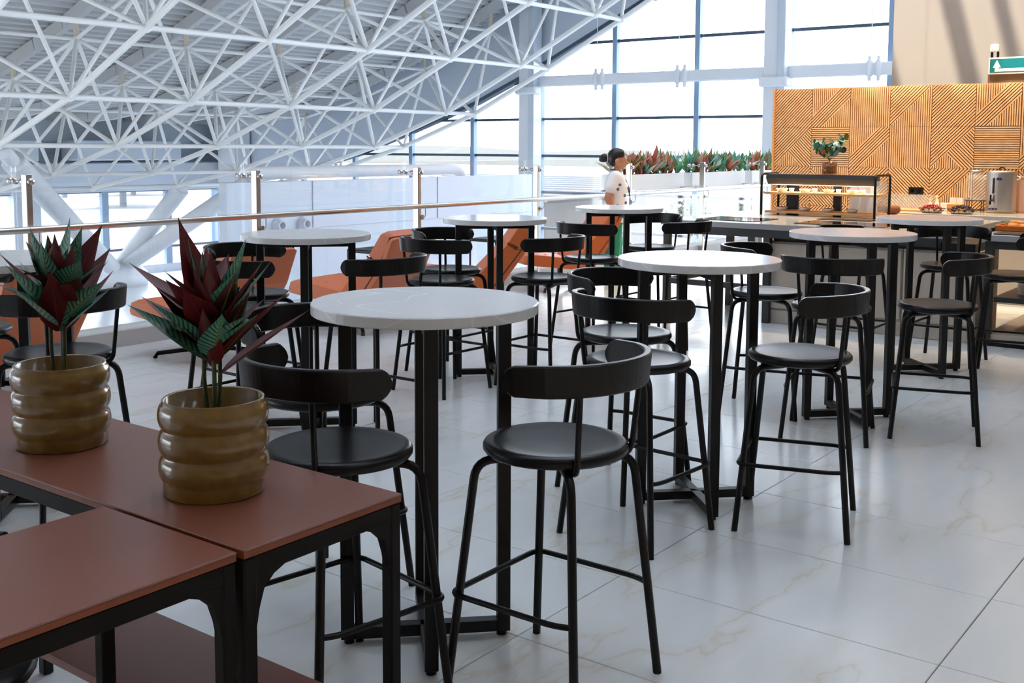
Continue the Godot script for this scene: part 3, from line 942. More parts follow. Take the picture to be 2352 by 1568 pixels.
# ------------------------------------------------------------------ bar tables and stools
func make_stool() -> Node3D:
	# origin on the floor under the seat; the back stands on +z
	var t := thing("bar_stool", "", "stool", Vector3.ZERO, 0.0, "black bar stools with curved backs")
	var se := mb()
	lathe(se, [Vector2(0, 0.692), Vector2(0.12, 0.693), Vector2(0.17, 0.697), Vector2(0.188, 0.7), Vector2(0.198, 0.696), Vector2(0.204, 0.688), Vector2(0.204, 0.676), Vector2(0.197, 0.667), Vector2(0.18, 0.662), Vector2(0, 0.66)], 40)
	part("seat", mesh_of(se), M.black_wood, t)
	var foot := 0.215
	for sx in [-1.0, 1.0]:
		for sz in [-1.0, 1.0]:
			var l := mb()
			tube(l, rounded([Vector3(sx * 0.06, 0.648, sz * 0.06), Vector3(sx * 0.158, 0.648, sz * 0.158), Vector3(sx * foot, 0.0, sz * foot)], 0.055, 6), 0.0125, 10)
			part("leg", mesh_of(l), M.black, t)
	var under := mb()
	tube(under, [Vector3(-0.06, 0.648, -0.06), Vector3(0.06, 0.648, 0.06)], 0.012, 8)
	tube(under, [Vector3(0.06, 0.648, -0.06), Vector3(-0.06, 0.648, 0.06)], 0.012, 8)
	part("seat_cross", mesh_of(under), M.black, t)
	var f := lerpf(foot, 0.158, 0.27 / 0.648)
	var fr := mb()
	var g := f + 0.019
	tube(fr, rounded([Vector3(-f, 0.27, f), Vector3(-g, 0.27, f - 0.05), Vector3(-g, 0.27, -g), Vector3(g, 0.27, -g), Vector3(g, 0.27, f - 0.05), Vector3(f, 0.27, f)], 0.04, 6), 0.0085, 8)
	part("footrest", mesh_of(fr), M.black, t)
	for sx in [-1.0, 1.0]:
		var a: float = deg_to_rad(40.0) * sx
		var b := mb()
		tube(b, rounded([Vector3(sin(a) * 0.14, 0.65, cos(a) * 0.14), Vector3(sin(a) * 0.212, 0.652, cos(a) * 0.212), Vector3(sin(a) * 0.236, 0.88, cos(a) * 0.236)], 0.04, 5), 0.0085, 8)
		part("back_rod", mesh_of(b), M.black, t)
	var bk := mb()
	var R := 0.25
	var beta := deg_to_rad(88.0)
	var hh := 0.043
	var rings := []
	var n := 40
	for i in n + 1:
		var th := -beta + 2.0 * beta * i / n
		if i < 6: th = -beta + (hh / R) * (1.0 - cos(PI / 2 * i / 6.0))
		if i > n - 6: th = beta - (hh / R) * (1.0 - cos(PI / 2 * (n - i) / 6.0))
		var edge := minf(beta - th, th + beta) * R
		var h := hh * sqrt(maxf(0.0, 1.0 - pow(maxf(0.0, 1.0 - edge / hh), 2.0)))
		h = maxf(h, 0.002)
		var d := Vector3(sin(th), 0, cos(th))
		var cy := 0.908 + 0.008 * cos(th)
		var ring := PackedVector3Array()
		var w := 0.011
		var bv := minf(0.004, h * 0.5)
		for q in [[-w, -h + bv], [-w + bv, -h], [w - bv, -h], [w, -h + bv], [w, h - bv], [w - bv, h], [-w + bv, h], [-w, h - bv]]:
			ring.append(d * (R + q[0] + q[1] * 0.08) + Vector3(0, cy + q[1], 0))
		rings.append(ring)
	for i in n:
		skin(bk, rings[i], rings[i + 1])
	var bst := mesh_of(bk)
	part("backrest", bst, M.black_wood, t)
	return t

func make_bar_table() -> Node3D:
	var t := thing("bar_table", "", "table", Vector3.ZERO, 0.0, "white round bar tables")
	var tp := mb()
	lathe(tp, [Vector2(0, 1.05), Vector2(0.338, 1.05), Vector2(0.341, 1.047), Vector2(0.341, 1.02), Vector2(0.338, 1.017), Vector2(0, 1.017)], 72, Vector3.ZERO, [0, 2, 4])
	part("table_top", mesh_of(tp), M.quartz, t)
	for k in 2:
		var a := PI / 4 + k * PI / 2
		var d := Vector3(cos(a), 0, sin(a))
		var bs := Basis(Vector3.UP, -a)
		for s in [-1.0, 1.0]:
			var l := mb()
			box(l, d * s * 0.24 + Vector3(0, 0.515, 0), Vector3(0.04, 1.0, 0.04), 0.002, bs)
			part("leg", mesh_of(l), M.frame_paint, t)
			var f := mb()
			tube(f, [d * s * 0.235, d * s * 0.235 + Vector3(0, 0.02, 0)], 0.016, 12)
			part("foot", mesh_of(f), M.black, t)
		var fb := mb()
		box(fb, Vector3(0, 0.033, 0), Vector3(0.44, 0.036, 0.04), 0.002, bs)
		part("floor_bar", mesh_of(fb), M.frame_paint, t)
		var tb := mb()
		box(tb, Vector3(0, 0.997, 0), Vector3(0.44, 0.036, 0.04), 0.002, bs)
		part("top_bar", mesh_of(tb), M.frame_paint, t)
	return t

func bar_tables() -> void:
	var where := [Vector3(-2.186, 0, -2.469), Vector3(-2.152, 0, -4.168), Vector3(-2.162, 0, -6.01), Vector3(-2.217, 0, -7.607), Vector3(-4.426, 0, -5.688), Vector3(-4.486, 0, -7.335), Vector3(-4.386, 0, -4.003), Vector3(-4.39, 0, -2.35)]
	var said := ["closest to the brown tables and potted plants", "second in the open row away from the brown tables", "third in the open row, facing the beige cabinets", "last in the open row, against the food counter", "in the lounge row, two tables past the potted plants", "at the end of the lounge row, before the woman", "in the lounge row, between the plants and the orange chairs", "first of the lounge row, half behind the potted plant"]
	var src := make_bar_table()
	for i in where.size():
		var o := src
		if i > 0: o = copy(src, where[i])
		o.position = where[i]
		o.set_meta("label", "white round bar table " + said[i])
	var st := make_stool()
	# seat centre, direction of the back in degrees (0 = +x, 90 = +z), where it stands
	var S := [
		[-1.72, -2.49, 0, "on the open floor side of the table closest to the brown tables"],
		[-2.16, -2.08, 100, "between the brown tables and the white table closest to them"],
		[-2.71, -2.53, 180, "on the railing side of the table closest to the brown tables"],
		[-2.16, -3.69, 94, "on the near side of the second table in the open row"],
		[-2.52, -4.19, 180, "on the railing side of the second table in the open row"],
		[-1.71, -4.2, -17, "on the open floor side of the second table in the open row"],
		[-2.62, -5.91, 166, "on the railing side of the third table in the open row"],
		[-1.68, -5.98, -17, "on the open floor side of the third table in the open row"],
		[-2.12, -5.61, 75, "on the near side of the third table, facing the beige cabinets"],
		[-2.2, -8.1, -90, "between the last table of the open row and the counter"],
		[-1.7, -7.77, -10, "on the open floor side of the last table, by the plates"],
		[-2.76, -7.71, 180, "on the railing side of the last table of the open row"],
		[-4.04, -2.37, 0, "at the first lounge row table, right behind the potted plant"],
		[-4.92, -2.43, 180, "at the first lounge row table, on the railing side"],
		[-4.86, -4.03, 180, "railing side of the lounge row table before the first orange chair"],
		[-4.43, -3.61, 90, "near side of the lounge row table before the first orange chair"],
		[-3.97, -4.1, 0, "open side of the lounge row table before the first orange chair"],
		[-4.78, -5.66, 180, "railing side of the third lounge row table"],
		[-4.44, -5.17, 92, "near side of the third lounge row table"],
		[-4.03, -5.68, 0, "open side of the third lounge row table"],
		[-4.47, -6.92, 98, "near side of the table before the woman"],
		[-4.07, -7.51, 0, "open side of the table before the woman"],
		[-4.59, -8.01, -90, "far side of the table before the woman"],
	]
	for i in S.size():
		var o := st
		if i > 0: o = copy(st, Vector3.ZERO)
		o.position = Vector3(S[i][0], 0, S[i][1])
		o.rotation.y = deg_to_rad(90.0 - S[i][2])
		o.set_meta("label", "black bar stool " + S[i][3])

func slab(st: SurfaceTool, pl: Array, zc: float, w: float, puff := 0.0) -> void:
	# a cushion: outline in the x-y plane, drawn w wide in z with rounded side faces
	var cs := [[-w / 2, 0.86], [-w / 2 + 0.02, 0.96], [-w / 2 + 0.05, 1.0], [w / 2 - 0.05, 1.0], [w / 2 - 0.02, 0.96], [w / 2, 0.86]]
	var c := Vector2.ZERO
	for p in pl: c += p
	c /= pl.size()
	var rings := []
	for q in cs:
		var rg := PackedVector3Array()
		for p in pl:
			var v: Vector2 = p - c
			v = c + v * (1.0 - (1.0 - q[1]) * 0.04 / maxf(v.length(), 0.04) * 3.0)
			rg.append(Vector3(v.x, v.y, zc + q[0]))
		rings.append(rg)
	st.set_smooth_group(-1)
	for i in rings.size() - 1: skin(st, rings[i], rings[i + 1])
	fan(st, rings[0], Vector3(c.x, c.y, zc))
	fan(st, rings[-1], Vector3(c.x, c.y, zc))

func lounge() -> void:
	# reclined lounge chairs facing the railing (-x)
	var t := thing("lounge_chair", "", "lounge chair", Vector3.ZERO, 0.0, "orange lounge chairs along the railing")
	var seat := mb()
	slab(seat, [Vector2(-0.5, 0.33), Vector2(-0.48, 0.39), Vector2(-0.42, 0.41), Vector2(0.0, 0.36), Vector2(0.14, 0.33), Vector2(0.14, 0.22), Vector2(0.0, 0.24), Vector2(-0.44, 0.29), Vector2(-0.49, 0.3)], 0.0, 0.62)
	part("seat_cushion", mesh_of(seat), M.orange, t)
	var bk := mb()
	slab(bk, [Vector2(0.04, 0.33), Vector2(0.34, 0.64), Vector2(0.45, 0.57), Vector2(0.2, 0.24), Vector2(0.1, 0.23)], 0.0, 0.6)
	part("back_cushion", mesh_of(bk), M.orange, t)
	var hd := mb()
	slab(hd, [Vector2(0.335, 0.645), Vector2(0.46, 0.83), Vector2(0.51, 0.85), Vector2(0.56, 0.81), Vector2(0.48, 0.6), Vector2(0.455, 0.575)], 0.0, 0.58)
	part("head_cushion", mesh_of(hd), M.orange, t)
	var sh := mb()
	slab(sh, [Vector2(0.14, 0.2), Vector2(0.21, 0.23), Vector2(0.465, 0.56), Vector2(0.57, 0.8), Vector2(0.595, 0.79), Vector2(0.5, 0.55), Vector2(0.24, 0.2)], 0.0, 0.6)
	part("back_shell", mesh_of(sh), M.orange, t)
	for sz in [-1.0, 1.0]:
		var pi := mb()
		tube(pi, [Vector3(0.06, 0.225, sz * 0.297), Vector3(0.2, 0.235, sz * 0.297), Vector3(0.455, 0.57, sz * 0.297), Vector3(0.562, 0.805, sz * 0.29)], 0.007, 6)
		part("piping", mesh_of(pi), M.piping, t)
		var sm := mb()
		tube(sm, [Vector3(0.335, 0.645, sz * 0.296), Vector3(0.455, 0.575, sz * 0.296)], 0.006, 6)
		part("piping", mesh_of(sm), M.piping, t)
	var btn := SphereMesh.new()
	btn.radius = 0.018
	btn.height = 0.016
	for dz in [-0.14, 0.14]: part("button", btn, M.orange, t, Vector3(-0.22, 0.385, dz))
	var po := mb()
	tube(po, [Vector3(0, 0.05, 0), Vector3(0, 0.25, 0)], 0.03, 14)
	part("post", mesh_of(po), M.black, t)
	for k in 4:
		var a := PI / 4 + k * PI / 2
		var d := Vector3(cos(a), 0, sin(a))
		var l := mb()
		tube(l, [Vector3(0, 0.07, 0) , d * 0.36 + Vector3(0, 0.035, 0), d * 0.38 + Vector3(0, 0.0, 0)], 0.016, 8)
		part("base_arm", mesh_of(l), M.black, t)
	var said := ["beside the first lounge row table", "near the railing nozzles, behind the second lounge row table", "behind the third lounge row table", "between the side table and the last lounge row table", "closest to the woman"]
	var at := [Vector3(-6.45, 0, -3.4), Vector3(-6.45, 0, -4.95), Vector3(-6.5, 0, -6.5), Vector3(-6.46, 0, -7.9), Vector3(-6.64, 0, -9.67)]
	for i in 5:
		var o := t
		if i > 0: o = copy(t, Vector3.ZERO)
		o.position = at[i]
		o.rotation.y = [0.05, 0.05, 0.1, 0.75, 0.95][i]
		o.set_meta("label", "orange leather reclined lounge chair " + said[i])
	var sd := thing("side_table", "thin legged black side table between the third and fourth orange chairs", "side table", Vector3(-6.75, 0, -8.75), 0.0, "black side tables")
	part("top", boxm(Vector3(0.44, 0.03, 0.44), 0.006, Vector3(0, 0.585, 0)), M.black, sd)
	for sx in [-0.21, 0.21]:
		for sz in [-0.21, 0.21]:
			part("leg", boxm(Vector3(0.014, 0.57, 0.014), 0.0, Vector3(sx, 0.285, sz)), M.black, sd)
	for sx in [-0.21, 0.21]: part("rail", boxm(Vector3(0.014, 0.014, 0.41), 0.0, Vector3(sx, 0.01, 0)), M.black, sd)
	copy(sd, Vector3(-6.85, 0, -7.15), 0.0, "thin legged black side table between the second and third orange chairs")

# ------------------------------------------------------------------ foreground
func brown_table(label: String, x0: float, x1: float, z0: float, z1: float, h: float, legs: Array) -> void:
	var c := Vector3((x0 + x1) / 2.0, 0, (z0 + z1) / 2.0)
	var t := thing("brown_table", label, "table", c, 0.0, "brown topped tables")
	var w := x1 - x0
	var d := z1 - z0
	part("table_top", boxm(Vector3(w, 0.006, d), 0.0015, Vector3(0, h - 0.003, 0)), M.brown_top, t)
	part("edge_band", boxm(Vector3(w - 0.002, 0.012, d - 0.002), 0.0, Vector3(0, h - 0.012, 0)), M.brown_edge, t)
	for s in [-1.0, 1.0]:
		part("apron", boxm(Vector3(w - 0.03, 0.04, 0.022), 0.003, Vector3(0, h - 0.038, s * (d / 2 - 0.014))), M.apron_black, t)
		part("apron", boxm(Vector3(0.022, 0.04, d - 0.03), 0.003, Vector3(s * (w / 2 - 0.014), h - 0.038, 0)), M.apron_black, t)
	for l in legs:
		var sx: float = l[0]
		var sz: float = l[1]
		var st := mb()
		box(st, Vector3(sx * (w / 2 - 0.017), (h - 0.018) / 2.0, sz * (d / 2 - 0.017)), Vector3(0.032, h - 0.02, 0.032), 0.004)
		# curved gusset where leg meets apron
		var gp := PackedVector2Array([Vector2(0, 0), Vector2(0.075, 0), Vector2(0.045, -0.012), Vector2(0.02, -0.035), Vector2(0.008, -0.07), Vector2(0, -0.11)])
		for i in range(1, gp.size() - 1):
			prism(st, PackedVector2Array([gp[0], gp[i], gp[i + 1]]), Vector3(sx * (w / 2 - 0.032), h - 0.057, sz * (d / 2 - 0.025)), Vector3(-sx, 0, 0), Vector3.UP, Vector3(0, 0, sz * 0.02))
			prism(st, PackedVector2Array([gp[0], gp[i], gp[i + 1]]), Vector3(sx * (w / 2 - 0.025), h - 0.057, sz * (d / 2 - 0.032)), Vector3(0, 0, -sz), Vector3.UP, Vector3(sx * 0.02, 0, 0))
		part("leg", mesh_of(st), M.apron_black, t)

func blade(st: SurfaceTool, base: Vector3, dir: Vector3, length: float, width: float, droop: float, roll: float) -> void:
	var n := 10
	var side := dir.cross(Vector3.UP)
	if side.length() < 0.1: side = Vector3.RIGHT
	side = side.normalized().rotated(dir.normalized(), roll)
	var p := base
	var d := dir.normalized()
	var L := []
	for i in n + 1:
		var u := float(i) / n
		var w := width * 0.5 * pow(maxf(sin(PI * pow(u, 0.62)), 0.0), 1.15) if i < n else 0.0
		if i == 0: w = width * 0.08
		var nrm := side.cross(d).normalized()
		L.append([p - side * w + nrm * w * 0.35, p, p + side * w + nrm * w * 0.35, u])
		p += d * length / n
		d = (d + Vector3(0, -droop / n, 0) + nrm * 0.02).normalized()
		side = (side - d * side.dot(d)).normalized()
	st.set_smooth_group(0)
	for i in n:
		for k in 2:
			var q := [[L[i][k], k * 0.5, L[i][3]], [L[i + 1][k], k * 0.5, L[i + 1][3]], [L[i + 1][k + 1], k * 0.5 + 0.5, L[i + 1][3]], [L[i][k + 1], k * 0.5 + 0.5, L[i][3]]]
			for c in [0, 1, 2, 0, 2, 3]:
				st.set_uv(Vector2(q[c][1], q[c][2]))
				st.add_vertex(q[c][0])
	st.set_smooth_group(-1)

func potted_plant(label: String, label2: String, at: Vector3, seed_: int, turn: float, leaves: Array) -> void:
	rng.seed = seed_
	var t := thing("plant_pot", label, "pot", at, turn, "ribbed brown pots")
	var st := mb()
	var prof := [Vector2(0.0, 0.0), Vector2(0.108, 0.0), Vector2(0.1105, 0.004), Vector2(0.1105, 0.03)]
	for k in 3:
		for j in 9:
			var a := j / 8.0 * PI
			prof.append(Vector2(0.1105 + 0.0093 * pow(maxf(sin(a), 0.0), 0.6), 0.032 + k * 0.058 + j / 8.0 * 0.056))
	prof += [Vector2(0.1105, 0.209), Vector2(0.108, 0.211), Vector2(0.104, 0.208), Vector2(0.103, 0.15), Vector2(0.0, 0.148)]
	lathe(st, prof, 64)
	part("body", mesh_of(st), M.glaze, t)
	var p := thing("foliage_plant", label2, "plant", at + Vector3(0, 0.152, 0), turn, "red and teal foliage plants")
	var so := mb()
	lathe(so, [Vector2(0.093, 0.0), Vector2(0.05, 0.006), Vector2(0, 0.008)], 24)
	part("soil", mesh_of(so), M.soil, p)
	for k in 3:
		var a := TAU * k / 3.0 + 0.5
		var s := mb()
		tube(s, [Vector3(cos(a) * 0.012, 0, sin(a) * 0.012), Vector3(cos(a) * 0.02, 0.1, sin(a) * 0.02), Vector3(cos(a) * 0.018, 0.25, sin(a) * 0.018)], 0.005, 7)
		part("stem", mesh_of(s), M.stem, p)
	for k in 16:
		var az := deg_to_rad(k * 137.5 + seed_ * 31.0)
		var el := rng.randf_range(0.5, 1.2)
		var s := mb()
		blade(s, Vector3(cos(az) * 0.012, rng.randf_range(0.14, 0.25), sin(az) * 0.012), Vector3(cos(az) * cos(el), sin(el), sin(az) * cos(el)), rng.randf_range(0.13, 0.18), rng.randf_range(0.06, 0.078), 0.3, rng.randf_range(-0.6, 0.6))
		part("leaf", mesh_of(s), M[["leaf_red", "leaf_red", "leaf_vein", "leaf_rim"][k % 4]], p)
	# each leaf: way it leans (degrees from the world x axis), climb, start height, length, width, kind
	for l in leaves:
		var az := deg_to_rad(l[0])
		var el := deg_to_rad(minf(l[1] * 0.72 + 21.0 + (22.0 if l[0] > 5 and l[0] < 100 else 0.0), 84.0))
		var dir := Vector3(cos(az) * cos(el), sin(el), sin(az) * cos(el))
		var s := mb()
		blade(s, Vector3(cos(az) * 0.012, 0.02 + l[2] * 1.2, sin(az) * 0.012), dir, l[3], l[4] * 1.35, l[6] if l.size() > 6 else 0.2, rng.randf_range(-0.5, 0.5))
		part("leaf", mesh_of(s), M[["leaf_red", "leaf_vein", "leaf_rim"][l[5]]], p)

func brown_tables() -> void:
	brown_table("long brown topped table on black legs carrying the ribbed flower pots", -3.9, -1.62, -1.75, -1.312, 0.75, [[1.0, 1.0], [1.0, -1.0], [-1.0, 1.0], [-1.0, -1.0]])
	brown_table("brown topped table butted at a right angle against the pot table", -2.06, -1.625, -1.3, -0.1, 0.75, [[1.0, -1.0], [-1.0, -1.0], [1.0, 1.0], [-1.0, 1.0]])
	var b := thing("low_bench", "low brown bench standing under the pot table", "bench", Vector3(-2.1, 0, -1.512))
	part("bench_top", boxm(Vector3(1.7, 0.02, 0.306), 0.004, Vector3(0, 0.29, 0)), M.brown_top, b)
	for sx in [-0.8, 0.8]:
		for sz in [-0.12, 0.12]: part("leg", boxm(Vector3(0.03, 0.28, 0.03), 0.003, Vector3(sx, 0.14, sz)), M.black, b)
	# camera right is about -37 degrees, towards the camera about +53
	potted_plant("ribbed brown glazed pot beside the corner of the pot table, fuller light leaves", "red and teal leaf plant in the pot closer to the table corner", Vector3(-1.965, 0.75, -1.515), 3, 0.0, [
		[165, 68, 0.17, 0.24, 0.06, 0], [150, 74, 0.16, 0.2, 0.035, 1], [-20, 62, 0.17, 0.2, 0.035, 1], [143, 26, 0.16, 0.22, 0.06, 0], [125, 24, 0.1, 0.21, 0.055, 1],
		[160, 16, 0.12, 0.2, 0.055, 0], [-40, 50, 0.14, 0.2, 0.07, 0], [-30, 30, 0.1, 0.24, 0.05, 0], [-40, 20, 0.07, 0.25, 0.05, 0], [-45, 42, 0.15, 0.2, 0.04, 2],
		[40, 44, 0.14, 0.17, 0.05, 0], [75, 40, 0.13, 0.18, 0.05, 0], [90, 55, 0.17, 0.16, 0.045, 2], [-90, 55, 0.17, 0.2, 0.05, 1], [-120, 45, 0.15, 0.2, 0.06, 0],
		[20, 60, 0.16, 0.17, 0.05, 0], [53, 22, 0.09, 0.16, 0.05, 0], [135, 40, 0.13, 0.17, 0.05, 0], [-10, 30, 0.1, 0.16, 0.05, 2], [110, 30, 0.12, 0.17, 0.05, 1], [53, 70, 0.1, 0.2, 0.05, 0], [-150, 50, 0.16, 0.2, 0.05, 0]])
	potted_plant("ribbed brown glazed pot farther from the table corner, darker leaves", "red and teal leaf plant in the pot farther from the table corner", Vector3(-2.585, 0.75, -1.52), 9, 0.6, [
		[100, 66, 0.16, 0.17, 0.05, 1], [140, 72, 0.16, 0.2, 0.05, 1], [-80, 68, 0.17, 0.21, 0.06, 1], [-60, 66, 0.16, 0.2, 0.06, 1], [-65, 48, 0.15, 0.24, 0.06, 0],
		[-72, 30, 0.12, 0.25, 0.055, 0], [-75, 16, 0.09, 0.26, 0.05, 0], [115, 34, 0.13, 0.2, 0.055, 1], [105, 22, 0.11, 0.22, 0.055, 1], [70, 16, 0.1, 0.2, 0.06, 0],
		[40, 38, 0.13, 0.18, 0.06, 0], [10, 44, 0.14, 0.18, 0.06, 0], [-20, 40, 0.13, 0.18, 0.05, 0], [90, 46, 0.16, 0.18, 0.05, 2], [-100, 55, 0.15, 0.2, 0.05, 0],
		[25, 66, 0.12, 0.2, 0.055, 0], [-15, 28, 0.1, 0.16, 0.05, 1], [80, 28, 0.1, 0.16, 0.05, 1], [30, 30, 0.1, 0.18, 0.06, 0], [160, 40, 0.14, 0.2, 0.05, 0], [-130, 40, 0.14, 0.2, 0.05, 1], [55, 58, 0.15, 0.19, 0.05, 0]])
	# chair pushed under the table
	var c := thing("dining_chair", "black chair pushed under the brown table butted against the pot table", "chair", Vector3(-2.2, 0, -0.98), deg_to_rad(0.0))
	var se := mb()
	lathe(se, [Vector2(0, 0.47), Vector2(0.17, 0.472), Vector2(0.2, 0.468), Vector2(0.21, 0.455), Vector2(0.2, 0.44), Vector2(0, 0.436)], 36)
	part("seat", mesh_of(se), M.black_wood, c)
	for sx in [-1.0, 1.0]:
		for sz in [-1.0, 1.0]:
			var l := mb()
			tube(l, [Vector3(sx * 0.13, 0.44, sz * 0.13), Vector3(sx * 0.19, 0, sz * 0.19)], 0.012, 8)
			part("leg", mesh_of(l), M.black, c)
	var bk := mb()
	var pts := []
	for i in 15:
		var a := PI + deg_to_rad(-70.0 + i * 10.0)
		pts.append(Vector3(cos(a) * 0.23, 0.66, sin(a) * 0.23))
	tube(bk, pts, 0.016, 8)
	part("backrest", mesh_of(bk), M.black_wood, c)
	for i in [2, 12]:
		var r := mb()
		tube(r, [Vector3(pts[i].x * 0.8, 0.44, pts[i].z * 0.8), pts[i]], 0.009, 8)
		part("back_rod", mesh_of(r), M.black, c)

# ------------------------------------------------------------------ kitchen
func island() -> void:
	var t := thing("kitchen_island", "grey granite topped island with dark steel frame and beige cabinets", "kitchen island", Vector3(-3.7, 0, -9.8))
	part("worktop", boxm(Vector3(2.5, 0.05, 1.86), 0.004, Vector3(-0.03, 0.835, 0.0)), M.granite, t)
	part("frame_rail", boxm(Vector3(2.46, 0.07, 0.04), 0.002, Vector3(-0.03, 0.775, 0.9)), M.dark_metal, t)
	part("frame_rail", boxm(Vector3(2.46, 0.07, 0.04), 0.002, Vector3(-0.03, 0.775, -0.9)), M.dark_metal, t)
	part("frame_rail", boxm(Vector3(0.04, 0.07, 1.78), 0.002, Vector3(-1.24, 0.775, 0)), M.dark_metal, t)
	for p in [[-1.22, 0.9], [-1.22, -0.9], [-0.98, 0.1], [-0.24, 0.9], [-0.24, -0.9]]:
		part("leg", boxm(Vector3(0.06, 0.74, 0.06), 0.002, Vector3(p[0], 0.37, p[1])), M.dark_metal, t)
	part("low_rail", boxm(Vector3(0.04, 0.05, 1.78), 0.002, Vector3(-1.22, 0.3, 0)), M.dark_metal, t)
	part("low_rail", boxm(Vector3(0.98, 0.05, 0.04), 0.002, Vector3(-0.74, 0.3, 0.9)), M.dark_metal, t)
	var labels := ["beige cabinet under the island beside the open steel legs", "beige cabinet in the middle of the island row", "beige cabinet of the island closest to the food counter"]
	for k in 3:
		var c := thing("beige_cabinet", labels[k], "cabinet", Vector3(-3.65 + k * 0.57, 0, -9.25), 0.0, "beige island cabinets")
		part("body", boxm(Vector3(0.566, 0.7, 0.66), 0.002, Vector3(0, 0.36, -0.02)), M.beige, c)
		part("door", boxm(Vector3(0.55, 0.56, 0.018), 0.002, Vector3(0, 0.415, 0.32)), M.beige, c)
		part("plinth", boxm(Vector3(0.562, 0.115, 0.014), 0.001, Vector3(0, 0.06, 0.315)), M.beige, c)
	part("dark_gap_fill", boxm(Vector3(1.66, 0.08, 0.6), 0.0, Vector3(0.62, 0.735, 0.55)), M.black, t)  # solid black box stands in for the dark gap above the cabinets
	var hb := [[-4.42, -9.3, 0.58, 0.5, "black glass induction plate at the open end of the island"], [-3.4, -9.32, 0.78, 0.46, "black glass induction plate mirroring the slatted wall on the island"], [-3.6, -9.86, 0.5, 0.2, "narrow black glass plate in front of the display case"]]
	for h in hb:
		single("induction_plate", span(Vector3(-h[2] / 2, 0, -h[3] / 2), Vector3(h[2] / 2, 0.006, h[3] / 2), 0.002), M.hob_glass, h[4], "hob", Vector3(h[0], 0.86, h[1]), "induction plates")
	# food counter to the right
	var rc := thing("food_counter", "grey granite food counter with open dark shelves holding plates", "counter", Vector3(-0.3, 0, -9.7))
	part("worktop", boxm(Vector3(3.8, 0.05, 1.6), 0.004, Vector3(0, 0.835, 0)), M.granite, rc)
	part("frame_rail", boxm(Vector3(3.7, 0.06, 0.04), 0.0, Vector3(0, 0.78, 0.76)), M.dark_metal, rc)
	for x in [-1.84, -0.9, 0.2, 1.3]: part("leg", boxm(Vector3(0.06, 0.78, 0.06), 0.002, Vector3(x, 0.42, 0.76)), M.dark_metal, rc)
	part("side_panel", boxm(Vector3(0.04, 0.76, 0.9), 0.0, Vector3(-1.6, 0.42, -0.1)), M.beige, rc)
	part("back_panel", boxm(Vector3(0.72, 0.76, 0.03), 0.0, Vector3(-1.24, 0.42, 0.1)), M.beige, rc)
	part("shelf", boxm(Vector3(3.6, 0.04, 0.75), 0.002, Vector3(0, 0.36, 0.38)), M.dark_metal, rc)
	part("plinth_shelf", boxm(Vector3(3.7, 0.06, 1.5), 0.002, Vector3(0, 0.06, 0.02)), M.beige, rc)
	part("plinth", boxm(Vector3(3.72, 0.03, 1.52), 0.0, Vector3(0, 0.015, 0.02)), M.black, rc)
	var pl := mb()
	lathe(pl, [Vector2(0, 0.004), Vector2(0.08, 0.004), Vector2(0.125, 0.014), Vector2(0.127, 0.017), Vector2(0.08, 0.009), Vector2(0, 0.009)], 28)
	var pm := mesh_of(pl)
	for k in 9:
		var o := part(numbered("plate"), pm, M.white_china, self, Vector3(-1.86 + 0.003 * (k % 3), 0.38 + k * 0.0095, -9.2))
		tag(o, "white plate in the stack on the shelf of the food counter", "plate", "stacked plates")
	for k in 5:
		var o := part(numbered("plate"), pm, M.white_china, self, Vector3(-1.5, 0.38 + k * 0.0095, -9.25))
		tag(o, "white plate in the low stack farther along the counter shelf", "plate", "second stack of plates")
	# back counter along the slatted wall
	var bc := thing("back_counter", "grey granite counter along the slatted wooden wall", "counter", Vector3(-0.9, 0, -11.89))
	part("worktop", boxm(Vector3(5.9, 0.05, 0.96), 0.004, Vector3(0, 0.835, 0.0)), M.granite, bc)
	part("body", boxm(Vector3(5.8, 0.8, 0.9), 0.0, Vector3(0, 0.405, -0.02)), M.beige, bc)
	# display case on the island
	var dc := thing("display_case", "black framed counter display case with two oak shelves", "display case", Vector3(-4.0, 0.86, -10.3))
	for x in [-0.565, 0.555]:
		var tb := mb()
		tube(tb, rounded([Vector3(x, 0.0, 0.17), Vector3(x, 0.4, 0.17), Vector3(x, 0.4, -0.24), Vector3(x, 0.0, -0.24)], 0.05, 6), 0.012, 10)
		part("frame_tube", mesh_of(tb), M.black, dc)
	var hd := mb()
	prism(hd, PackedVector2Array([Vector2(0.14, 0.4), Vector2(0.15, 0.36), Vector2(0.1, 0.3), Vector2(-0.02, 0.3), Vector2(-0.02, 0.4)]), Vector3(-0.53, 0, 0), Vector3.BACK, Vector3.UP, Vector3(1.06, 0, 0))
	part("hood", mesh_of(hd), M.dark_metal, dc)
	for y in [0.212, 0.03]:
		part("shelf", boxm(Vector3(1.1, 0.022, 0.32), 0.002, Vector3(0.0, y, -0.04)), M.light_wood, dc)
	for x in [-0.4, 0.06]:
		part("upright", boxm(Vector3(0.12 if x < 0 else 0.075, 0.3, 0.04), 0.002, Vector3(x, 0.15, -0.215)), M.black, dc)
	part("side_pane", boxm(Vector3(0.006, 0.3, 0.36), 0.0, Vector3(0.545, 0.2, -0.03)), M.jar_glass, dc)
	var led := mat("added_led_strip", lin(255, 240, 215), 0.4)  # glowing strip and area light added to brighten the bowls
	led.emission_enabled = true
	led.emission = lin(255, 236, 205)
	led.emission_energy_multiplier = 1.0
	part("added_strip_light", boxm(Vector3(1.0, 0.006, 0.02), 0.0, Vector3(0, 0.296, 0.06)), led, dc)
	var al := AreaLight3D.new()
	al.area_size = Vector2(1.0, 0.02)
	al.light_color = lin(255, 236, 205)
	al.light_energy = 0.3
	al.area_range = 30.0
	al.shadow_enabled = true
	al.position = Vector3(-4.0, 0.86 + 0.29, -10.24)
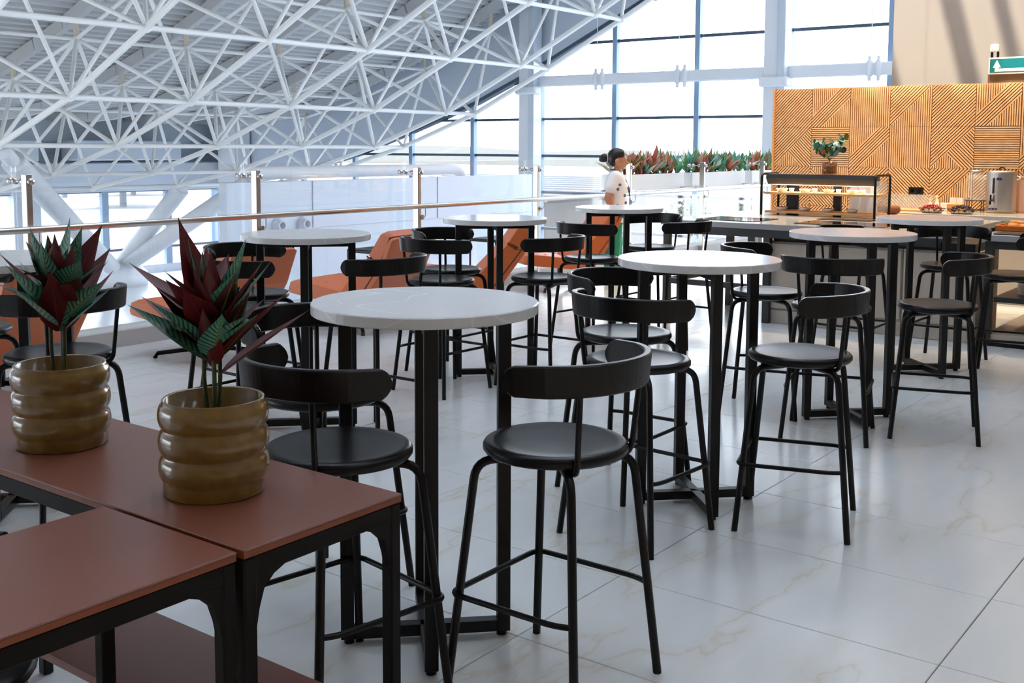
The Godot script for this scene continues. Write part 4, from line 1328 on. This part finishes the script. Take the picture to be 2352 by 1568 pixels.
	al.rotation = Vector3(-PI / 2, 0, 0)
	add_child(al)
	var bw := mb()

	lathe(bw, [Vector2(0, 0.004), Vector2(0.04, 0.0), Vector2(0.062, 0.032), Vector2(0.064, 0.034), Vector2(0.06, 0.033), Vector2(0.04, 0.008), Vector2(0, 0.008)], 8)
	var bmesh := mesh_of(bw)
	var fd := mb()
	lathe(fd, [Vector2(0.052, 0.026), Vector2(0.035, 0.036), Vector2(0.0, 0.042)], 10)
	var fmesh := mesh_of(fd)
	var cup := mb()
	lathe(cup, [Vector2(0, 0.0), Vector2(0.018, 0.0), Vector2(0.025, 0.04), Vector2(0.022, 0.04), Vector2(0.016, 0.006), Vector2(0, 0.006)], 12)
	var cmesh := mesh_of(cup)
	for r in 2:
		var y: float = [0.223, 0.041][r] + 0.86
		for k in 4:
			var o := thing("snack_bowl", "white bowl of %s on the %s display shelf, %s from the railing end" % [["red relish", "salad"][r], ["upper", "lower"][r], ["first", "second", "third", "fourth"][k]], "bowl", Vector3(-4.41 + k * 0.235, y, -10.27), 0.0, ["bowls on the upper display shelf", "bowls on the lower display shelf"][r])
			part("dish", bmesh, M.white_china, o)
			part("food", fmesh, M.red_food if r == 0 or k % 2 == 0 else M.fat, o)
			if r == 0:
				var c := part(numbered("paper_cup"), cmesh, M.white_plastic, self, Vector3(-4.3 + k * 0.235, y, -10.24))
				tag(c, "small white cup on the upper display shelf, %s from the railing end" % ["first", "second", "third", "fourth"][k], "cup", "cups on the upper display shelf")

func grapes(label: String, c: Vector3, r: float, n: int, m: Material, group: String) -> void:
	var sp := SphereMesh.new()
	sp.radius = 0.014
	sp.height = 0.03
	sp.radial_segments = 10
	sp.rings = 6
	for i in n:
		var a := i * 2.4
		var q := r * sqrt((i + 0.5) / n)
		var o := part(numbered("grape"), sp, m, self, c + Vector3(cos(a) * q, 0.034 + 0.045 * (1.0 - q * q / (r * r)) + rng.randf_range(0, 0.008), sin(a) * q))
		tag(o, label, "grape", group)

func wire_bowl(label: String, c: Vector3, r: float, h: float) -> void:
	var t := thing("wire_basket", label, "basket", c)
	for k in 3:
		var y := h * (k + 0.2) / 2.3
		var rr := r * (0.7 + 0.3 * k / 2.0)
		var st := mb()
		var pts := []
		for i in 24: pts.append(Vector3(cos(TAU * i / 24) * rr, y, sin(TAU * i / 24) * rr))
		tube(st, pts, 0.003, 6, true)
		part("wire_ring", mesh_of(st), M.dark_metal, t)
	var w := mb()
	for i in 12:
		var a := TAU * i / 12
		tube(w, [Vector3(0, 0.004, 0), Vector3(cos(a) * r * 0.68, 0.006, sin(a) * r * 0.68), Vector3(cos(a) * r, h, sin(a) * r)], 0.0022, 5)
	part("wire_ribs", mesh_of(w), M.dark_metal, t)

func food() -> void:
	rng.seed = 44
	var y := 0.86
	# vase with eucalyptus on the display case
	var v := thing("glass_vase", "amber glass vase standing on the black display case", "vase", Vector3(-3.97, 1.262, -10.35))
	var vs := mb()
	lathe(vs, [Vector2(0, 0.0), Vector2(0.07, 0.0), Vector2(0.074, 0.006), Vector2(0.074, 0.12), Vector2(0.07, 0.12), Vector2(0.068, 0.01), Vector2(0, 0.008)], 28)
	part("body", mesh_of(vs), M.amber_glass, v)
	var eu := thing("leaf_bouquet", "bouquet of round green and blue grey leaves in the amber vase", "bouquet", Vector3(-3.97, 1.275, -10.35))
	for i in 9:
		var a := TAU * i / 9.0 + 0.3
		var tip := Vector3(cos(a) * rng.randf_range(0.1, 0.22), rng.randf_range(0.2, 0.34), sin(a) * 0.12)
		var s := mb()
		tube(s, [Vector3(-cos(a) * 0.04, 0.0, -sin(a) * 0.03), Vector3(0, 0.12, 0), tip * Vector3(0.6, 0.8, 0.6), tip], 0.0025, 6)
		part("stalk", mesh_of(s), M.stem, eu)
		for k in 9:
			var f := mb()
			var u := 0.45 + 0.6 * k / 8.0
			var p := Vector3(0, 0.12, 0).lerp(tip, u) + Vector3(rng.randf_range(-0.03, 0.03), rng.randf_range(-0.02, 0.03), rng.randf_range(-0.03, 0.03))
			var nrm := Vector3(rng.randf_range(-1, 1), rng.randf_range(-0.3, 1), rng.randf_range(0.0, 1)).normalized()
			var ux := nrm.cross(Vector3(0.3, 1, 0.2)).normalized()
			fan(f, ring_pts(p, ux, nrm.cross(ux), rng.randf_range(0.022, 0.038), 9), p - nrm)
			part("leaf", mesh_of(f), M[["leaf_dark", "leaf_teal", "leaf_blue", "leaf_olive", "leaf_dark"][(i + k) % 5]], eu)
	var bl := SphereMesh.new()
	bl.radius = 0.02
	bl.height = 0.04
	part("blossom", bl, M.meat, eu, Vector3(-0.03, 0.2, 0.09))
	# towel hanging behind the case
	var tw := mb()
	var rows := []
	for j in 9:
		var rr := []
		for i in 15: rr.append(Vector3(-0.13 + i * 0.019, -j * 0.036, 0.02 * sin(i * 1.1 + j * 0.25) + 0.008 * sin(i * 2.9)))
		rows.append(rr)
	tw.set_smooth_group(0)
	for j in 8:
		for i in 14:
			for p in [rows[j][i], rows[j][i + 1], rows[j + 1][i + 1], rows[j][i], rows[j + 1][i + 1], rows[j + 1][i]]: tw.add_vertex(p)
	for j in 8:
		for i in 14:
			for p in [rows[j][i], rows[j + 1][i + 1], rows[j][i + 1], rows[j][i], rows[j + 1][i], rows[j + 1][i + 1]]: tw.add_vertex(p + Vector3(0, 0, -0.004))
	single("tea_towel", tw, M.cloth_white, "pale folded towel hanging behind the display case", "towel", Vector3(-3.72, 1.17, -10.6))
	# loaf on a board
	single("cutting_board", span(Vector3(-0.2, 0, -0.12), Vector3(0.2, 0.018, 0.12), 0.005), M.light_wood, "pale cutting board under the dark loaf", "board", Vector3(-3.52, 0.86, -10.75))
	var lf := mb()
	flesh(lf, [[Vector3(-0.08, 0.05, 0), Vector3(0.08, 0.05, 0), 0.05, 0.045]], 0.008)
	single("bread_loaf", lf, M.loaf, "dark seeded loaf beside the display case", "loaf", Vector3(-3.52, 0.875, -10.72))
	# back counter
	single("serving_board", span(Vector3(-0.4, 0, -0.14), Vector3(0.4, 0.02, 0.14), 0.005), M.light_wood, "long pale serving board under the ribbed clear cover", "board", Vector3(-3.75, y, -11.85))
	var cv := mb()
	for k in 14:
		var x := -0.24 + k * 0.037
		for s in [1.0]:
			box(cv, Vector3(x, 0.075, 0.1), Vector3(0.028, 0.15, 0.004), 0.0, Basis(Vector3.RIGHT, 0.2))
			box(cv, Vector3(x, 0.147, 0.0), Vector3(0.028, 0.004, 0.17))
			box(cv, Vector3(x, 0.075, -0.1), Vector3(0.028, 0.15, 0.004), 0.0, Basis(Vector3.RIGHT, -0.2))
	single("ribbed_cover", cv, M.jar_glass, "clear ribbed cover on the long serving board", "cover", Vector3(-3.66, y + 0.02, -11.85))
	for b in [[-3.42, "white bottle with a yellow cap in front of the slatted wall", 0.13], [-3.49, "small pale bottle beside the yellow capped bottle", 0.1]]:
		var t := thing("sauce_bottle", b[1], "bottle", Vector3(b[0], y, -12.0))
		var st := mb()
		lathe(st, [Vector2(0, 0), Vector2(0.024, 0), Vector2(0.026, b[2] * 0.6), Vector2(0.012, b[2] * 0.8), Vector2(0.012, b[2])], 14)
		part("body", mesh_of(st), M.white_plastic, t)
		var ca := mb()
		lathe(ca, [Vector2(0.014, b[2]), Vector2(0.013, b[2] + 0.03), Vector2(0, b[2] + 0.032)], 12)
		part("cap", mesh_of(ca), M.yellow, t)
	single("sugar_box", span(Vector3(-0.05, 0, -0.03), Vector3(0.05, 0.085, 0.03), 0.004), M.white_plastic, "small white box between the bottles and the condiment caddy", "box", Vector3(-3.33, y, -12.0))
	var cd := thing("condiment_caddy", "small wooden caddy of white sachets by the water dispenser", "caddy", Vector3(-3.22, y, -11.98))
	part("tray", boxm(Vector3(0.16, 0.08, 0.1), 0.004, Vector3(0, 0.04, 0)), M.bread, cd)
	for k in 4: part("sachet", boxm(Vector3(0.03, 0.07, 0.01), 0.0, Vector3(-0.05 + k * 0.034, 0.11, 0.01 * (k % 2))), M.white_plastic, cd)
	# water dispenser on its stand
	var wd := thing("water_dispenser", "clear glass water jar with a tap on a wire stand", "dispenser", Vector3(-3.05, y, -12.05))
	var wj := mb()
	lathe(wj, [Vector2(0, 0.125), Vector2(0.095, 0.125), Vector2(0.102, 0.14), Vector2(0.104, 0.33), Vector2(0.085, 0.375), Vector2(0.062, 0.39), Vector2(0.062, 0.41)], 28)
	part("jar", mesh_of(wj), M.jar_glass, wd)
	var wl := mb()
	lathe(wl, [Vector2(0.068, 0.408), Vector2(0.068, 0.43), Vector2(0.06, 0.435), Vector2(0, 0.436)], 24)
	part("lid", mesh_of(wl), M.brushed, wd)
	var ws := mb()
	for yy in [0.118, 0.02]:
		var pts := []
		for i in 20: pts.append(Vector3(cos(TAU * i / 20) * 0.1, yy, sin(TAU * i / 20) * 0.1))
		tube(ws, pts, 0.004, 6, true)
	for i in 4: tube(ws, [Vector3(cos(i * PI / 2 + 0.7) * 0.1, 0, sin(i * PI / 2 + 0.7) * 0.1), Vector3(cos(i * PI / 2 + 0.7) * 0.1, 0.12, sin(i * PI / 2 + 0.7) * 0.1)], 0.004, 6)
	part("stand", mesh_of(ws), M.dark_metal, wd)
	var wt := mb()
	tube(wt, rounded([Vector3(-0.03, 0.16, 0.1), Vector3(-0.03, 0.16, 0.14), Vector3(-0.03, 0.135, 0.145)], 0.01), 0.007, 8)
	part("tap", mesh_of(wt), M.steel, wd)
	# hot water urn
	var ur := thing("water_urn", "tall stainless steel hot water urn with a black tap", "urn", Vector3(-2.8, y, -12.05))
	var ub := mb()
	lathe(ub, [Vector2(0, 0.02), Vector2(0.14, 0.02), Vector2(0.145, 0.03), Vector2(0.145, 0.39), Vector2(0.15, 0.392), Vector2(0.15, 0.42), Vector2(0.14, 0.43), Vector2(0, 0.435)], 36, Vector3.ZERO, [2, 3, 4])
	part("body", mesh_of(ub), M.brushed, ur)
	var uh := mb()
	var hp := []
	for i in 9: hp.append(Vector3(cos(PI * i / 8.0) * 0.03, 0.435 + sin(PI * i / 8.0) * 0.03, 0))
	tube(uh, hp, 0.006, 8)
	part("lid_handle", mesh_of(uh), M.black, ur)
	for s in [-1.0, 1.0]:
		var sh := mb()
		tube(sh, rounded([Vector3(s * 0.145, 0.34, 0), Vector3(s * 0.185, 0.36, 0), Vector3(s * 0.145, 0.38, 0)], 0.02), 0.008, 8)
		part("side_handle", mesh_of(sh), M.white_plastic, ur)
	part("gauge", boxm(Vector3(0.014, 0.16, 0.016), 0.003, Vector3(-0.045, 0.28, 0.143)), M.dark_metal, ur)
	part("badge", boxm(Vector3(0.05, 0.03, 0.008), 0.003, Vector3(0.01, 0.35, 0.146)), M.navy, ur)
	var ut := mb()
	tube(ut, rounded([Vector3(-0.06, 0.13, 0.14), Vector3(-0.06, 0.13, 0.18), Vector3(-0.06, 0.09, 0.185)], 0.015), 0.012, 8)
	box(ut, Vector3(-0.06, 0.16, 0.165), Vector3(0.016, 0.06, 0.02), 0.004)
	part("tap", mesh_of(ut), M.black, ur)
	for dx in [-0.07, -0.04, -0.01]: part("knob", boxm(Vector3(0.02, 0.02, 0.015), 0.004, Vector3(dx, 0.045, 0.148)), M.navy, ur)
	# framed wooden board
	var fb := thing("wooden_sign_board", "pale framed wooden menu board leaning on the slatted wall", "board", Vector3(-2.41, y, -12.2))
	part("board", boxm(Vector3(0.5, 0.36, 0.02), 0.003, Vector3(0, 0.18, 0)), M.fat, fb)
	for s in [-1.0, 1.0]:
		part("frame_rail", boxm(Vector3(0.54, 0.025, 0.035), 0.003, Vector3(0, 0.185 + s * 0.18, 0.005)), M.light_wood, fb)
		part("frame_stile", boxm(Vector3(0.025, 0.37, 0.035), 0.003, Vector3(s * 0.26, 0.185, 0.005)), M.light_wood, fb)
	# fruit
	wire_bowl("low black wire basket of red grapes on the back counter", Vector3(-3.34, y, -11.55), 0.13, 0.05)
	grapes("red grape heaped in the low wire basket on the back counter", Vector3(-3.34, y, -11.55), 0.1, 26, M.berry_red, "red grapes in the low basket")
	wire_bowl("low black wire basket of dark grapes on the back counter", Vector3(-3.05, y, -11.56), 0.14, 0.05)
	grapes("dark grape heaped in the low wire basket beside the caddy", Vector3(-3.05, y, -11.56), 0.11, 28, M.berry_dark, "dark grapes in the low basket")
	wire_bowl("tall black wire bowl of red grapes on the food counter", Vector3(-2.04, y, -10.3), 0.13, 0.1)
	grapes("red grape in the tall wire bowl on the food counter", Vector3(-2.04, y + 0.03, -10.3), 0.11, 34, M.berry_red, "red grapes in the tall bowl")
	# wicker tray of bread
	var wk := thing("wicker_tray", "orange brown wicker tray of bread on the food counter", "tray", Vector3(-2.06, y, -9.5))
	part("base", boxm(Vector3(0.26, 0.012, 0.34), 0.003, Vector3(0, 0.006, 0)), M.wicker, wk)
	for k in 4:
		for s in [-1.0, 1.0]:
			part("strand", boxm(Vector3(0.012, 0.01, 0.36), 0.004, Vector3(s * (0.13 + k * 0.004), 0.01 + k * 0.011, 0)), M.wicker, wk)
			part("strand", boxm(Vector3(0.28, 0.01, 0.012), 0.004, Vector3(0, 0.01 + k * 0.011, s * (0.17 + k * 0.004))), M.wicker, wk)
	for k in 6:
		var br := mb()
		flesh(br, [[Vector3(-0.05, 0.02, 0), Vector3(0.05, 0.024, 0.01), 0.024, 0.02]], 0.007)
		var o := single("bread_roll", br, M.bread, "golden bread roll in the wicker tray", "bread", Vector3(-2.1 + (k % 2) * 0.09, y + 0.012 + 0.02 * (k / 4), -9.61 + (k % 4) * 0.07), "bread rolls in the wicker tray")
		o.rotation.y = k * 0.7
	# slate with cold meat
	single("slate_board", span(Vector3(-0.36, 0, -0.11), Vector3(0.36, 0.008, 0.11), 0.002), M.black, "dark slate of sliced meat on the edge of the food counter", "slate", Vector3(-1.76, y, -9.05))
	single("meat_board", span(Vector3(-0.3, 0, -0.17), Vector3(0.3, 0.03, 0.17), 0.006), M.light_wood, "raised wooden board of sliced meat on the food counter", "board", Vector3(-1.62, y, -9.55))
	for k in 34:
		var st := mb()
		var pts := PackedVector3Array()
		for i in 12:
			var a := TAU * i / 12
			pts.append(Vector3(cos(a) * 0.04, 0.006 * sin(a * 2 + k), sin(a) * 0.03))
		var up := PackedVector3Array()
		for p in pts: up.append(p + Vector3(0, 0.004, 0))
		skin(st, pts, up)
		fan(st, up, Vector3(0, -1, 0))
		fan(st, pts, Vector3(0, 1, 0))
		var on_board := k % 2 == 0
		var o := single("meat_slice", st, M.meat if k % 3 else M.fat, "thin slice of cured meat on the raised wooden board" if on_board else "thin slice of cured meat on the dark slate", "meat slice", Vector3(-1.86 + (k / 2) * 0.03, y + (0.04 if on_board else 0.015) + 0.018 * (k / 2 % 3), (-9.55 if on_board else -9.05) + 0.06 * sin(k * 2.1)), "slices on the wooden board" if on_board else "slices on the slate")
		o.rotation = Vector3(0.5 * sin(k), k, 0.4 * cos(k))

func planters() -> void:
	rng.seed = 21
	var zs := [[-12.15, -14.0], [-14.2, -16.0], [-16.2, -18.0]]
	var said := ["white planter box on the railing beside the woman", "white planter box in the middle of the railing row", "white planter box half hidden by the wooden wall"]
	for b in 3:
		var z0: float = zs[b][0] - 0.05
		var z1: float = zs[b][1]
		var w := absf(z1 - z0)
		var t := thing("planter_box", said[b], "planter", Vector3(-7.62, 0.935, (z0 + z1) / 2.0), 0.0, "white planter boxes")
		part("front", boxm(Vector3(0.02, 0.22, w), 0.003, Vector3(0.12, 0.11, 0)), M.white_plastic, t)
		part("rear", boxm(Vector3(0.02, 0.22, w), 0.003, Vector3(-0.12, 0.11, 0)), M.white_plastic, t)
		for s in [-1.0, 1.0]: part("end", boxm(Vector3(0.22, 0.22, 0.02), 0.003, Vector3(0, 0.11, s * (w / 2 - 0.01))), M.white_plastic, t)
		part("bottom", boxm(Vector3(0.24, 0.02, w), 0.0, Vector3(0, 0.01, 0)), M.white_plastic, t)
		part("soil", boxm(Vector3(0.22, 0.02, w - 0.04), 0.0, Vector3(0, 0.18, 0)), M.soil, t)
		for s in [-1.0, 1.0]: part("bracket", boxm(Vector3(0.36, 0.02, 0.03), 0.0, Vector3(0.16, 0.02, s * (w / 2 - 0.1))), M.brushed, t)
		for k in 20:
			var p := Vector3(-7.62 + (0.05 if k % 2 else -0.05) + rng.randf_range(-0.02, 0.02), 1.12, z0 - 0.07 - (w - 0.14) * (k + 0.5) / 20.0)
			var red := rng.randf() < (0.65 if b < 2 else 0.3)
			if b == 1 and k > 8: red = rng.randf() < 0.4
			var o := thing("cordyline", ("red" if red else "teal") + " leaved foliage plant in the " + said[b], "plant", p, 0.0, ("red" if red else "teal") + " plants in the " + said[b])
			for h in 3:
				var st := mb()
				for i in 5:
					var a := rng.randf() * TAU
					var el := rng.randf_range(0.6, 1.45)
					blade(st, Vector3(0, rng.randf_range(0.0, 0.16), 0), Vector3(cos(a) * cos(el), sin(el), sin(a) * cos(el)), rng.randf_range(0.17, 0.3), rng.randf_range(0.045, 0.07), 0.5, rng.randf_range(-1, 1))
				part("foliage", mesh_of(st), planter_leaf(red, h), o)

func planter_leaf(red: bool, h: int) -> Material:
	if not M.has("p_red"):
		for e in [["p_red", lin(186, 84, 72)], ["p_pink", lin(218, 156, 140)], ["p_teal", lin(96, 166, 150)], ["p_green", lin(84, 132, 76)], ["p_pale", lin(206, 224, 212)], ["p_olive", lin(140, 146, 70)]]:
			var m := mat(e[0], e[1], 0.45)
			m.backlight_enabled = true
			m.backlight = e[1].darkened(0.25)
	return M[(["p_red", "p_pink", "p_olive"] if red else ["p_teal", "p_pale", "p_green"])[h]]

# ------------------------------------------------------------------ the woman at the railing
func person() -> void:
	# built facing +x, then turned
	var t := thing("person", "person in white patterned blouse and green trousers, dark hair bun, blue lanyard", "person", Vector3(-6.52, 0, -10.6), 0.62)
	var v := func(x: float, y: float, z: float) -> Vector3: return Vector3(x, y, z)
	# skin: neck, head, arms, hands
	var body := mb()
	var bones := [
		[Vector3(-0.02, 0.6, -0.07), Vector3(-0.02, 0.92, -0.06), 0.07, 0.09], [Vector3(-0.02, 0.6, 0.07), Vector3(-0.02, 0.92, 0.06), 0.07, 0.09],
		[Vector3(0.0, 0.08, -0.07), Vector3(-0.02, 0.6, -0.07), 0.04, 0.068], [Vector3(0.0, 0.08, 0.07), Vector3(-0.02, 0.6, 0.07), 0.04, 0.068],
		[Vector3(0, 0.9, -0.05), Vector3(0, 1.17, -0.1), 0.1, 0.07], [Vector3(0, 0.9, 0.05), Vector3(0, 1.17, 0.1), 0.1, 0.07],
		[Vector3(-0.01, 1.17, 0), Vector3(0.02, 1.3, 0), 0.055, 0.045],
		[Vector3(-0.03, 1.18, 0.15), Vector3(-0.1, 0.95, 0.2), 0.05, 0.042], [Vector3(-0.1, 0.95, 0.2), Vector3(-0.03, 0.75, 0.2), 0.04, 0.026],
		[Vector3(-0.02, 1.18, -0.15), Vector3(0.0, 0.95, -0.185), 0.045, 0.036], [Vector3(0.0, 0.95, -0.185), Vector3(0.1, 0.78, -0.16), 0.034, 0.024],
	]
	flesh(body, bones, 0.014, 70.0)
	var head := [
		[Vector3(0.0, 1.375, 0), Vector3(0.0, 1.4, 0), 0.085, 0.086], [Vector3(0.045, 1.33, 0), Vector3(0.05, 1.38, 0), 0.05, 0.058], [Vector3(0.055, 1.3, 0), Vector3(0.03, 1.29, 0), 0.032, 0.035],
		[Vector3(0.1, 1.355, 0), Vector3(0.12, 1.335, 0), 0.009, 0.014], [Vector3(0.095, 1.31, -0.012), Vector3(0.095, 1.31, 0.012), 0.012, 0.012],
		[Vector3(0.0, 1.335, 0.082), Vector3(-0.004, 1.365, 0.088), 0.012, 0.016], [Vector3(0.0, 1.335, -0.082), Vector3(-0.004, 1.365, -0.088), 0.012, 0.016]]
	flesh(body, head, 0.006, 140.0)
	for sz in [1.0, -1.0]:
		var w := Vector3(-0.03, 0.75, 0.2) if sz > 0 else Vector3(0.1, 0.78, -0.16)
		var hand := [[w, w + Vector3(0.01, -0.07, 0), 0.022, 0.024]]
		for k in 4: hand.append([w + Vector3(-0.022 + k * 0.016, -0.075, 0), w + Vector3(-0.02 + k * 0.018, -0.075 - [0.055, 0.066, 0.062, 0.05][k], -0.014 * sz), 0.009, 0.0075])
		hand.append([w + Vector3(0.02, -0.035, 0), w + Vector3(0.045, -0.08, -0.01 * sz), 0.01, 0.008])
		flesh(body, hand, 0.005, 220.0)
	part("body", mesh_of(body), M.skin, t)
	# eyes and mouth
	for sz in [-0.03, 0.03]:
		var e := SphereMesh.new()
		e.radius = 0.008
		e.height = 0.016
		part("eye", e, M.hair, t, Vector3(0.098, 1.372, sz))
	# blouse
	var sh := mb()
	flesh(sh, [
		[Vector3(-0.01, 0.78, -0.075), Vector3(-0.01, 1.14, -0.09), 0.135, 0.1], [Vector3(-0.01, 0.78, 0.075), Vector3(-0.01, 1.14, 0.09), 0.135, 0.1],
		[Vector3(0.03, 1.06, -0.06), Vector3(0.03, 1.06, 0.06), 0.098, 0.098], [Vector3(-0.02, 1.19, -0.06), Vector3(-0.02, 1.19, 0.06), 0.062, 0.062],
		[Vector3(-0.03, 1.18, 0.14), Vector3(-0.075, 1.06, 0.188), 0.066, 0.068], [Vector3(-0.02, 1.18, -0.13), Vector3(-0.01, 1.06, -0.182), 0.066, 0.066]], 0.013, 90.0)
	part("blouse", mesh_of(sh), M.shirt, t)
	# printed motifs on the blouse
	var pr := mb()
	for q in [[0.02, 1.1, 0.18], [-0.05, 1.12, 0.2], [-0.08, 1.05, 0.235], [0.0, 1.05, 0.235], [0.1, 1.06, 0.1], [0.08, 0.98, 0.16], [0.09, 0.9, 0.15], [0.0, 0.87, 0.2], [-0.1, 0.88, 0.17], [0.13, 0.92, 0.05], [0.13, 1.02, 0.03], [-0.1, 0.98, 0.13], [0.06, 0.84, 0.17]]:
		var c := Vector3(q[0], q[1], q[2])
		var n := Vector3(c.x, 0, c.z).normalized()
		# a flat five petalled print, lying just on the cloth
		var o := Vector3(0, q[1], 0)
		var rad := 0.0
		var d := n
		rad = shirt_radius(d, q[1])
		var uu := d.cross(Vector3.UP).normalized()
		for k in 5:
			var a: float = TAU * k / 5 + q[0] * 20
			fan(pr, ring_pts(o + d * (rad + 0.004) + (uu * cos(a) + Vector3.UP * sin(a)) * 0.01, uu, Vector3.UP, 0.008, 7), o)
	part("print", mesh_of(pr), M.blue_print, t)
	# trousers
	var tr := mb()
	flesh(tr, [
		[Vector3(-0.02, 0.78, -0.05), Vector3(-0.02, 0.78, 0.05), 0.1, 0.1],
		[Vector3(-0.02, 0.74, -0.07), Vector3(-0.01, 0.45, -0.085), 0.1, 0.085], [Vector3(-0.01, 0.45, -0.085), Vector3(0.0, 0.08, -0.09), 0.085, 0.09],
		[Vector3(-0.02, 0.74, 0.07), Vector3(-0.04, 0.45, 0.085), 0.1, 0.085], [Vector3(-0.04, 0.45, 0.085), Vector3(-0.05, 0.08, 0.09), 0.085, 0.09]], 0.014, 60.0)
	part("trousers", mesh_of(tr), M.green_cloth, t)
	for sz in [-0.09, 0.09]:
		var so := mb()
		flesh(so, [[Vector3(-0.06, 0.035, sz), Vector3(0.13, 0.03, sz), 0.035, 0.03]], 0.009, 80.0)
		part("shoe", mesh_of(so), M.white_plastic, t)
	# hair with bun
	var ha := mb()
	flesh(ha, [
		[Vector3(-0.022, 1.4, 0), Vector3(-0.012, 1.415, 0), 0.092, 0.09], [Vector3(0.035, 1.44, -0.03), Vector3(0.035, 1.44, 0.03), 0.055, 0.055],
		[Vector3(-0.05, 1.35, -0.03), Vector3(-0.05, 1.35, 0.03), 0.05, 0.05]], 0.007, 110.0)
	flesh(ha, [[Vector3(-0.15, 1.385, 0), Vector3(-0.14, 1.4, 0), 0.04, 0.042], [Vector3(-0.175, 1.4, 0.01), Vector3(-0.18, 1.37, -0.01), 0.02, 0.018], [Vector3(-0.1, 1.39, 0), Vector3(-0.13, 1.39, 0), 0.035, 0.035]], 0.006, 120.0)
	part("hair", mesh_of(ha), M.hair, t)
	var hb := mb()
	var hp := []
	for i in 20: hp.append(Vector3(-0.112 + 0.01 * sin(TAU * i / 20), 1.392 + 0.045 * cos(TAU * i / 20), 0.042 * sin(TAU * i / 20)))
	tube(hb, hp, 0.006, 6, true)
	part("hair_tie", mesh_of(hb), M.white_plastic, t)
	# lanyard and badge
	var la := mb()
	for s in [-1.0, 1.0]:
		tube(la, [Vector3(-0.07, 1.262, 0.0), Vector3(-0.035, 1.262, s * 0.055), Vector3(0.035, 1.225, s * 0.07), Vector3(0.1, 1.14, s * 0.05), Vector3(0.14, 1.05, s * 0.025), Vector3(0.148, 0.965, 0.0)], 0.008, 6)
	part("lanyard", mesh_of(la), M.lanyard, t)
	var bd := part("badge", boxm(Vector3(0.008, 0.1, 0.068), 0.002, Vector3(0.152, 0.9, 0)), M.lanyard, t)
	part("badge_card", boxm(Vector3(0.004, 0.076, 0.05), 0.0, Vector3(0.157, 0.895, 0)), M.white_plastic, bd)

func shirt_radius(d: Vector3, y: float) -> float:
	# how far the blouse stands from the body axis in direction d
	var r := 0.05
	while r < 0.32:
		var p := d * r + Vector3(0, y, 0)
		var e := 0.0
		for b in [[Vector3(-0.01, 0.78, -0.075), Vector3(-0.01, 1.14, -0.09), 0.135, 0.1], [Vector3(-0.01, 0.78, 0.075), Vector3(-0.01, 1.14, 0.09), 0.135, 0.1], [Vector3(0.03, 1.06, -0.06), Vector3(0.03, 1.06, 0.06), 0.098, 0.098], [Vector3(-0.02, 1.18, 0.13), Vector3(-0.055, 1.0, 0.182), 0.066, 0.066], [Vector3(-0.02, 1.18, -0.13), Vector3(-0.01, 1.0, -0.182), 0.066, 0.066]]:
			var ab: Vector3 = b[1] - b[0]
			var u := clampf((p - b[0]).dot(ab) / ab.length_squared(), 0.0, 1.0)
			e += exp(-60.0 * ((p - b[0] - ab * u).length() - lerpf(b[2], b[3], u)))
		if e < 1.0: break
		r += 0.003
	return r

func lamps() -> void:
	# small warm spotlights hanging over the open side of the cafe, out of the picture
	var bulb := mat("lamp_face", lin(255, 226, 180), 0.4)
	bulb.emission_enabled = true
	bulb.emission = lin(255, 214, 160)
	bulb.emission_energy_multiplier = 12.0
	for p in [[0.9, -1.2, 1.0], [2.4, -2.6, 1.0], [1.6, -4.6, 1.0], [-0.3, 0.9, 1.0], [1.6, 0.8, 1.0], [-1.6, 1.6, 1.0], [-5.1, -11.85, 2.0], [-4.2, -11.85, 2.0], [-3.3, -11.85, 2.0], [-2.4, -11.85, 2.0], [-4.5, -10.4, 2.2], [-3.3, -10.4, 2.2], [-1.8, -10.2, 2.2]]:  # the last three, over the island, are added to brighten the kitchen
		var t := thing("ceiling_spotlight", "small warm spotlight hanging from the cafe ceiling", "lamp", Vector3(p[0], 3.9, p[1]), 0.0, "ceiling spotlights")
		var st := mb()
		lathe(st, [Vector2(0, 0.16), Vector2(0.05, 0.15), Vector2(0.05, 0.0), Vector2(0.044, 0.0), Vector2(0.044, 0.03), Vector2(0, 0.03)], 16)
		part("housing", mesh_of(st), M.black, t)
		var fc := mb()
		lathe(fc, [Vector2(0.042, 0.02), Vector2(0, 0.02)], 16)
		part("lamp_glass", mesh_of(fc), bulb, t)
		rod_at(part("suspension", unit_rod(6), M.black, t), Vector3(0, 0.15, 0), Vector3(0, 8.1, 0), 0.003)
		var l := SpotLight3D.new()
		l.light_color = lin(255, 214, 160)
		l.light_energy = p[2]
		l.light_size = 0.04
		l.spot_angle = 48.0
		l.spot_range = 30.0
		l.spot_attenuation = 2.0
		l.shadow_enabled = true
		l.position = Vector3(p[0], 3.9, p[1])
		l.rotation = Vector3(-PI / 2, 0, 0)
		add_child(l)
